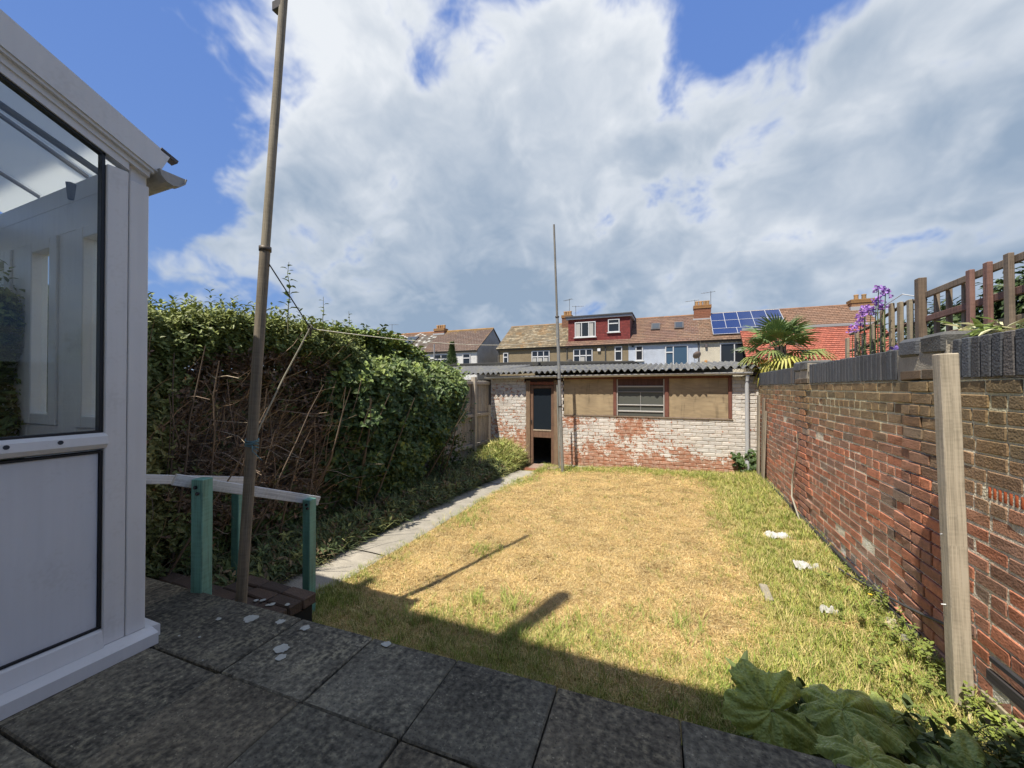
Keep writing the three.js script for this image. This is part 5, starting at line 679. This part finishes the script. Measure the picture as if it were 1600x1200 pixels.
{
  const HF = 33, RF = 36.5, EY = 5.32, RY = 7.85, BF = 40, r = rng(501), slope = (RY - EY + 0.12) / (RF - HF + 0.25);
  const roofY = (f) => EY - 0.06 + (f - HF + 0.25) * slope;
  const body = (x0, x1) => prism([[HF, -0.2], [HF, EY], [RF, RY - 0.1], [BF, EY], [BF, -0.2]], x1 - x0, 'x', x0);
  const wpart = (parent, x0, x1, y0, y1, f, bars, o = {}) => {                // window: frame, sill, panes, curtains; bars = [share, has top light]
    const w = sub('window', parent), t = 0.075, fr = [], W = x1 - x0; part('reveal', bx(x0, x1, y0, y1, f - 0.004, f + 0.01, 0), M.black, w);
    const fx = (a, b, c, d) => tint(bx(a, b, c, d, f - 0.075, f - 0.012, 0.006), [0.8, 0.8, 0.8]);
    fr.push(fx(x0, x0 + t, y0, y1), fx(x1 - t, x1, y0, y1), fx(x0 + t, x1 - t, y0, y0 + t), fx(x0 + t, x1 - t, y1 - t, y1)); let a = x0 + t;
    bars.forEach(([s, tl], i) => { const b = i === bars.length - 1 ? x1 - t : x0 + W * s; if (i < bars.length - 1) fr.push(fx(b - 0.035, b + 0.035, y0 + t, y1 - t)); if (tl) { const yl = y1 - (y1 - y0) * 0.34; fr.push(fx(a, b - 0.035, yl - 0.045, yl + 0.045)); } part('pane', bx(a, b, y0 + t, y1 - t, f - 0.03, f - 0.026, 0), o.blue ? phys([0.05, 0.1, 0.16], { roughness: 0.1 }) : M.pane, w); if (o.curtain && o.curtain.includes(i)) part('curtain', tint(bx(a + 0.02, a + (b - a) * 0.75, y0 + t, y1 - t - (tl ? (y1 - y0) * 0.34 : 0), f - 0.034, f - 0.0305, 0), [0.42, 0.41, 0.38]), M.plain, w); a = b; });
    part('frame', fr, M.white, w); part('sill', tint(bx(x0 - 0.08, x1 + 0.08, y0 - 0.07, y0 - 0.003, f - 0.13, f), o.sill ?? [0.6, 0.6, 0.58]), M.plain, w); return w;
  };
  const chimney = (parent, x, f, w, d, y0, y1, col, pots, dirty) => { const c = sub('chimney', parent), n = Math.floor((y1 - y0) / 0.14), st = []; for (let i = 0; i < n; i++) st.push(tint(bx(x - w / 2 - (i > n - 3 ? 0.05 : 0), x + w / 2 + (i > n - 3 ? 0.05 : 0), y0 + i * 0.14, y0 + i * 0.14 + 0.132, f - d / 2 - (i > n - 3 ? 0.05 : 0), f + d / 2 + (i > n - 3 ? 0.05 : 0), 0.01), vary(i > n - 3 ? mix3(col, [0.36, 0.2, 0.06], 0.6) : col, r, 0.2))); part('stack', st, M.clay, c); part('flashing', tint(bx(x - w / 2 - 0.09, x + w / 2 + 0.09, y0, y0 + 0.28, f - d / 2 - 0.1, f + d / 2 + 0.1, 0.01), [0.36, 0.37, 0.38]), M.plain, c); pots.forEach((px) => part('chimney_pot', tint(new THREE.LatheGeometry([[0.11, 0], [0.14, 0.02], [0.13, 0.3], [0.15, 0.33], [0.15, 0.4], [0.1, 0.4]].map(([a, b]) => new THREE.Vector2(a, b)), 10).translate(x + px, y0 + n * 0.14 - 0.01, -f), vary([0.46, 0.28, 0.13], r, 0.2)), M.clay, c)); return c; };
  const aerial = (parent, x, f, y0, y1, ang, n = 6) => { const g = [tube([V(x, y0, f), V(x, y1, f)], 0.022, 0.022, 5)], c = Math.cos(ang), s = Math.sin(ang), L = 1.1; g.push(tube([V(x - c * L * 0.3, y1 - 0.06, f - s * L * 0.3), V(x + c * L * 0.7, y1 - 0.06, f + s * L * 0.7)], 0.014, 0.014, 4)); for (let i = 0; i < n; i++) { const t = -0.28 + i / n; g.push(tube([V(x + c * L * t - s * 0.2, y1 - 0.06, f + s * L * t + c * 0.2), V(x + c * L * t + s * 0.2, y1 - 0.06, f + s * L * t - c * 0.2)], 0.009, 0.009, 4)); } part('aerial', tint(merged(g), [0.2, 0.2, 0.2]), M.metal, parent); };
  const dish = (parent, x, y, f, col) => { const g = new THREE.SphereGeometry(0.55, 14, 6, 0, 6.2832, 0, 0.6).rotateX(2.1).rotateY(0.5).translate(x, y, -f + 0.62); part('satellite_dish', [tint(g, col), tint(tube([V(x, y, f - 0.05), V(x, y - 0.1, f - 0.35)], 0.02, 0.02, 5), [0.2, 0.2, 0.2])], M.plain, parent); };
  const gut = (parent, x0, x1, col = [0.06, 0.06, 0.06]) => part('gutter', tint(gutter(x0, x1, EY - 0.03, EY - 0.03, HF - 0.2, 0.06, 6), col), M.plain, parent);
  const pipe = (parent, x, col = [0.07, 0.07, 0.07], y1 = EY - 0.1) => part('downpipe', tint(tube([V(x, -0.2, HF - 0.06), V(x, y1, HF - 0.06)], 0.045, 0.045, 7), col), M.plain, parent);
  const roofs = (parent, x0, x1, front, ridge = [0.26, 0.13, 0.07], th = 0.29, tw = 0.3) => { const rf = part('roof', [tiles(x0, x1, HF - 0.25, EY - 0.06, RF, RY, tw, th, front), tint(prism([[RF, RY + 0.02], [BF + 0.25, EY - 0.05], [BF + 0.25, EY - 0.12], [RF, RY - 0.07]], x1 - x0, 'x', x0), [0.16, 0.1, 0.07])], M.tile, parent); const n = Math.round((x1 - x0) / 0.45), g = []; for (let i = 0; i < n; i++) g.push(tint(tube([V(x0 + (x1 - x0) * i / n + 0.006, RY - 0.015, RF), V(x0 + (x1 - x0) * (i + 1) / n - 0.006, RY - 0.015, RF)], 0.1, 0.1, 8), vary(ridge, r, 0.2))); part('ridge_tiles', g, M.tile, rf); part('fascia', tint(bx(x0, x1, EY - 0.2, EY - 0.07, HF - 0.12, HF - 0.09), [0.12, 0.1, 0.09]), M.plain, rf); return rf; };
  const skylight = (rf, x0, x1, fa, fb, tilt = 0.09, glass) => { const Y = (f) => roofY(f); const P = (x, f, h) => [x, Y(f) + h * 0.82, -(f - h * 0.57)]; const s = sub('skylight', rf); part('frame', tint(poly([P(x0, fa, 0.12), P(x1, fa, 0.12), P(x1, fb, 0.12), P(x0, fb, 0.12), P(x0, fa, 0.0), P(x1, fa, 0), P(x1, fb, 0), P(x0, fb, 0)], [[0, 1, 2, 3], [0, 4, 5, 1], [1, 5, 6, 2], [3, 7, 4, 0]]), [0.08, 0.075, 0.075]), M.plain, s); part('pane', poly([P(x0 + 0.1, fa + 0.1, 0.14), P(x1 - 0.1, fa + 0.1, 0.14), P(x1 - 0.1, fb - 0.1, 0.14), P(x0 + 0.1, fb - 0.1, 0.14)], [[0, 1, 2, 3]]), glass ?? phys([0.05, 0.06, 0.07], { roughness: 0.1 }), s); };
  const nz = (x, t, s) => fbm(x * 0.9 + 50, t * 4 + 20, 3, s);
  const tan = (x, t) => { const n = nz(x, t, 1), q = r(); return vary(mix3(q < 0.7 ? [0.215, 0.17, 0.105] : [0.30, 0.245, 0.16], [0.30, 0.17, 0.06], S(n, 0.1, 0.4) * 0.5), r, 0.22); };
  const red = (x, t) => vary(mix3([0.20, 0.118, 0.085], [0.235, 0.145, 0.095], S(nz(x, t, 2), -0.2, 0.3)), r, 0.14);
  const brownL = (x, t) => vary(mix3([0.155, 0.105, 0.08], [0.38, 0.23, 0.06], S(t, 0.86, 1) * 0.7 + S(nz(x, t, 3), 0.2, 0.5) * 0.2 + 0.5 * S(t, 0.72, 0.95) * S(-x, 21.5, 23.6)), r, 0.14);
  const mottled = (x, t) => { const q = r(); return q < 0.17 ? [0.5, 0.5, 0.46] : vary(mix3([0.15, 0.125, 0.1], [0.27, 0.13, 0.06], S(t, 0.7, 1)), r, 0.25); };
  const PEB = [0.31, 0.245, 0.15];
  // left-hand terrace, its end house turned gable-on to the gap
  const w1 = thing('house', 'white rendered end house with a grey blank gable and lichened chimney, left of the gap', 'house', -20, 0, HF);
  part('wall', tint(body(-23.6, -17.45), [0.80, 0.80, 0.78]), M.pebble, w1); part('gable_wall', tint(prism([[HF + 0.02, -0.2], [HF + 0.02, EY], [RF, RY - 0.08], [BF, EY], [BF, -0.2]], 0.05, 'x', -17.44), [0.5, 0.49, 0.46]), M.pebble, w1);
  const wr = roofs(w1, -23.6, -17.32, brownL, [0.34, 0.2, 0.07]); part('verge', [tint(prism([[HF - 0.27, EY - 0.12], [RF, RY - 0.06], [RF, RY + 0.03], [HF - 0.27, EY - 0.02]], 0.05, 'x', -17.36), [0.2, 0.13, 0.08]), tint(prism([[RF, RY - 0.06], [BF + 0.27, EY - 0.12], [BF + 0.27, EY - 0.02], [RF, RY + 0.03]], 0.05, 'x', -17.36), [0.05, 0.04, 0.04])], M.plain, wr);
  gut(w1, -23.6, -17.4, [0.3, 0.3, 0.3]); wpart(w1, -18.95, -18.1, 3.72, 4.98, HF, [[1, 1]]); wpart(w1, -22.2, -20.6, 3.6, 5.0, HF, [[0.5, 1], [1, 1]]);
  part('soil_pipe', tint(tube([V(-21.9, 2, HF - 0.5), V(-21.9, 6.0, HF - 0.5)], 0.06, 0.06, 8), [0.3, 0.3, 0.3]), M.plain, w1);
  const ch1 = chimney(wr, -23.6, RF - 0.2, 1.25, 0.75, 7.3, 8.25, [0.28, 0.13, 0.075], [-0.4, -0.1, 0.2, 0.45]);
  const w2 = thing('house', 'left terrace house with a mottled lichened roof, skylight and roof aerials', 'house', -27, 0, HF); part('wall', tint(body(-30.2, -23.605), [0.78, 0.78, 0.76]), M.pebble, w2); const w2r = roofs(w2, -30.2, -23.605, mottled, [0.35, 0.17, 0.08]); skylight(w2r, -27.3, -25.9, 34.2, 35.6); gut(w2, -30.2, -23.7, [0.3, 0.3, 0.3]); wpart(w2, -28.5, -26.9, 3.6, 5, HF, [[0.5, 1], [1, 1]]);
  const w3 = thing('house', 'farthest left terrace house whose orange chimney shows just over the hedge', 'house', -33, 0, HF); part('wall', tint(body(-37, -30.205), [0.7, 0.68, 0.62]), M.pebble, w3); const w3r = roofs(w3, -37, -30.205, mottled, [0.35, 0.17, 0.08]); chimney(w3r, -32.6, RF - 0.2, 1.5, 0.75, 7.3, 8.0, [0.36, 0.2, 0.1], [-0.4, 0, 0.4]); aerial(w3r, -30.4, RF, 7.8, 9.1, 0.4); gut(w3, -37, -30.3);
  // main terrace
  const a = thing('house', 'tan pebbledashed end house with a patchy tan tiled roof, right of the gap', 'house', -12, 0, HF); part('wall', tint(body(-15.2, -8.7), PEB), M.pebble, a); roofs(a, -15.32, -8.7, tan, [0.3, 0.2, 0.11], 0.3, 0.3);
  wpart(a, -14.65, -14.15, 3.7, 4.92, HF, [[1, 1]]); wpart(a, -11.87, -10.19, 3.44, 4.98, HF, [[0.34, 1], [0.67, 1], [1, 1]], { curtain: [0, 1, 2] }); gut(a, -15.3, -8.75); pipe(a, -15.1);
  const b = thing('house', 'tan pebbledashed house with a large red tile-hung dormer on its roof', 'house', -6, 0, HF); part('wall', tint(body(-8.695, -3.51), PEB), M.pebble, b); const br = roofs(b, -8.695, -3.51, red, [0.28, 0.15, 0.08]); gut(b, -8.65, -3.6); pipe(b, -8.62); pipe(b, -5.35);
  wpart(b, -8.07, -6.42, 3.36, 4.98, HF, [[0.34, 1], [0.67, 1], [1, 1]], { curtain: [1] }); wpart(b, -4.6, -4.0, 3.9, 5.1, HF, [[1, 1]], { sill: [0.3, 0.25, 0.17] });
  part('wall_light', tint(bx(-6.0, -5.75, 4.75, 4.98, HF - 0.14, HF), [0.75, 0.75, 0.75]), M.plain, b); dish(b, -8.35, 4.05, HF - 0.1, [0.22, 0.19, 0.16]);
  const dm = sub('dormer', b), DF = 33.45; part('cheek', tint(bx(-8.62, -3.42, roofY(DF) - 0.3, 7.62, DF, 36.6, 0), [0.1, 0.035, 0.03]), M.plain, dm); part('tile_hanging', tiles(-8.63, -3.41, DF - 0.03, 5.48, DF - 0.029, 7.62, 0.18, 0.13, () => vary([0.225, 0.045, 0.04], r, 0.2), 0.018), M.tile, dm);
  part('flat_roof', tint(bx(-8.85, -3.2, 7.78, 7.9, DF - 0.3, 36.7, 0.01), [0.06, 0.06, 0.065]), M.plain, dm); part('fascia', tint(bx(-8.78, -3.26, 7.61, 7.779, DF - 0.22, 36.6, 0.01), [0.34, 0.36, 0.42]), M.plain, dm); part('lead_apron', tint(bx(-8.7, -3.3, 5.34, 5.5, DF - 0.12, DF - 0.04, 0.01), [0.30, 0.3, 0.31]), M.plain, dm);
  // the dormer's windows sit at house level so that their panes stay sub-parts
  wpart(b, -8.03, -6.23, 6.05, 7.36, DF - 0.045, [[0.33, 0], [0.67, 0], [1, 0]], { curtain: [0, 2] }); wpart(b, -5.2, -4.25, 6.35, 7.45, DF - 0.045, [[1, 1]]);
  const ch2 = chimney(br, -9.4, RF - 0.4, 0.9, 0.7, 7.0, 8.6, [0.26, 0.125, 0.07], [-0.22, 0.05, 0.28]); aerial(br, -9.2, RF - 0.4, 8, 10.1, 2.6); aerial(br, -8.6, RF - 0.4, 8, 9.4, 0.2, 4);
  const c = thing('house', 'pale blue-white rendered house with two roof lights in a red-brown roof', 'house', -1, 0, HF); part('wall', tint(body(-3.505, 1.75), [0.60, 0.66, 0.76]), M.pebble, c); const cr = roofs(c, -3.505, 1.75, red, [0.28, 0.15, 0.08]); skylight(cr, -1.85, -1.15, 34.45, 35.35); skylight(cr, -0.05, 0.65, 34.45, 35.35); gut(c, -3.45, 1.7); pipe(c, 1.66);
  wpart(c, -2.95, -2.38, 3.88, 5.1, HF, [[1, 1]]); wpart(c, -0.72, 0.92, 3.45, 5.0, HF, [[0.36, 1], [1, 0]], { blue: 1 }); part('vent', tint(bx(-3.25, -3.08, 4.98, 5.14, HF - 0.05, HF), [0.05, 0.05, 0.05]), M.plain, c); dish(c, 1.3, 4.35, HF - 0.1, [0.3, 0.22, 0.18]);
  const d = thing('house', 'cream rendered house with blue solar panels on its roof beside the palm', 'house', 4.5, 0, HF); part('wall', tint(body(1.755, 7.5), [0.74, 0.68, 0.54]), M.pebble, d); const dr = roofs(d, 1.755, 7.5, (x, t) => vary([0.22, 0.135, 0.085], r, 0.2), [0.33, 0.2, 0.08]); gut(d, 1.8, 7.45); wpart(d, 3.1, 5.0, 3.4, 5.02, HF, [[0.5, 0], [1, 1]]); part('wall_lantern', tint(new THREE.LatheGeometry([[0.02, 0.35], [0.1, 0.3], [0.13, 0.1], [0.06, 0]].map(([p, q]) => new THREE.Vector2(p, q)), 8).translate(2.15, 3.45, -HF + 0.16), [0.4, 0.2, 0.06]), M.plain, d); part('wall_lamp', tint(bx(2.1, 2.25, 4.75, 5.0, HF - 0.15, HF), [0.12, 0.1, 0.1]), M.plain, d);
  chimney(dr, 2.1, RF - 0.3, 1.25, 0.75, 7.15, 8.65, [0.27, 0.11, 0.06], [-0.4, -0.1, 0.2, 0.42]); aerial(dr, 1.55, RF - 0.3, 7.6, 9.1, 2.9); aerial(dr, 2.75, RF - 0.3, 8, 9.7, 2.8, 4);
  const arr = sub('solar_array', d), PV = (x, s, h) => { const f = 33.3 + s * 0.822, y = roofY(33.3) + s * 0.575; return [x, y + h * 0.82, -(f - h * 0.57)]; };
  const panel = (x0, x1, s0, s1) => { part('solar_panel', poly([PV(x0, s0, 0.13), PV(x1, s0, 0.13), PV(x1, s1, 0.13), PV(x0, s1, 0.13), PV(x0, s0, 0.09), PV(x1, s0, 0.09), PV(x1, s1, 0.09), PV(x0, s1, 0.09)], [[0, 1, 2, 3], [0, 4, 5, 1], [1, 5, 6, 2], [3, 7, 4, 0]]), M.solar, arr); };
  for (let i = 0; i < 5; i++) for (let j = 0; j < 2; j++) panel(2.7 + i * 0.965, 2.7 + i * 0.965 + 0.93, 0.92 + j * 1.36, 0.92 + j * 1.36 + 1.32); panel(2.7, 4.3, 0, 0.88); panel(4.34, 5.9, 0, 0.88);
  const bars = []; const bar = (p, q) => bars.push(tube([new THREE.Vector3(...p), new THREE.Vector3(...q)], 0.022, 0.022, 4)); for (let i = 0; i <= 5; i++) bar(PV(2.682 + i * 0.965, 0.9, 0.135), PV(2.682 + i * 0.965, 3.62, 0.135)); for (const s of [0.9, 2.26, 3.62]) bar(PV(2.68, s, 0.136), PV(7.51, s, 0.136)); bar(PV(2.68, -0.01, 0.136), PV(5.9, -0.01, 0.136)); for (const x of [2.682, 4.32, 5.91]) bar(PV(x, 0, 0.135), PV(x, 0.9, 0.135)); part('panel_trim', tint(merged(bars), [0.62, 0.63, 0.65]), M.metal, arr);
  const e = thing('house', 'brown tiled house at the right end with a broad red tiled rear addition', 'house', 10, 0, HF); part('wall', tint(body(7.505, 12.7), [0.5, 0.44, 0.34]), M.pebble, e); const er = roofs(e, 7.505, 12.75, (x, t) => vary([0.255, 0.15, 0.095], r, 0.14), [0.27, 0.15, 0.09]); chimney(er, 12.55, RF - 0.3, 1.3, 0.8, 7.3, 8.2, [0.34, 0.19, 0.1], [-0.25, 0.2]); part('valley_flashing', tint(bx(4.5, 12.5, 5.84, 6.02, 32.72, 32.86, 0.01), [0.28, 0.29, 0.29]), M.plain, er);
  part('addition_wall', tint(bx(4.62, 12.4, -0.2, 3.25, 29.8, 32.99), [0.5, 0.42, 0.3]), M.pebble, e); part('addition_roof', [tiles(4.4, 12.5, 29.5, 3.2, 32.85, 5.86, 0.2, 0.24, (x, t) => vary([0.43, 0.135, 0.085], r, 0.16), 0.05), tint(prism([[29.5, 3.05], [32.85, 5.72], [32.85, 5.84], [29.5, 3.18]], 8.1, 'x', 4.4), [0.2, 0.06, 0.04])], M.tile, e);
}

// things of one kind share a group
const GROUPS = { house: 'terraced houses beyond the shed', plastic_scrap: 'plastic scraps lying on the grass', clothes_pole: 'clothes poles', handrail: 'handrails at the terrace steps', bush: 'bushes in the garden behind the wall', leafy_shoot: 'shoots above the hedge', purple_flowers: 'purple flowers along the wall top' };
for (const o of scene.children) { const k = o.name.replace(/_[0-9]+$/, ''); if (GROUPS[k] && o.userData.category && !/leans against/.test(o.userData.label)) o.userData.group = GROUPS[k]; }

renderer.render(scene, camera);
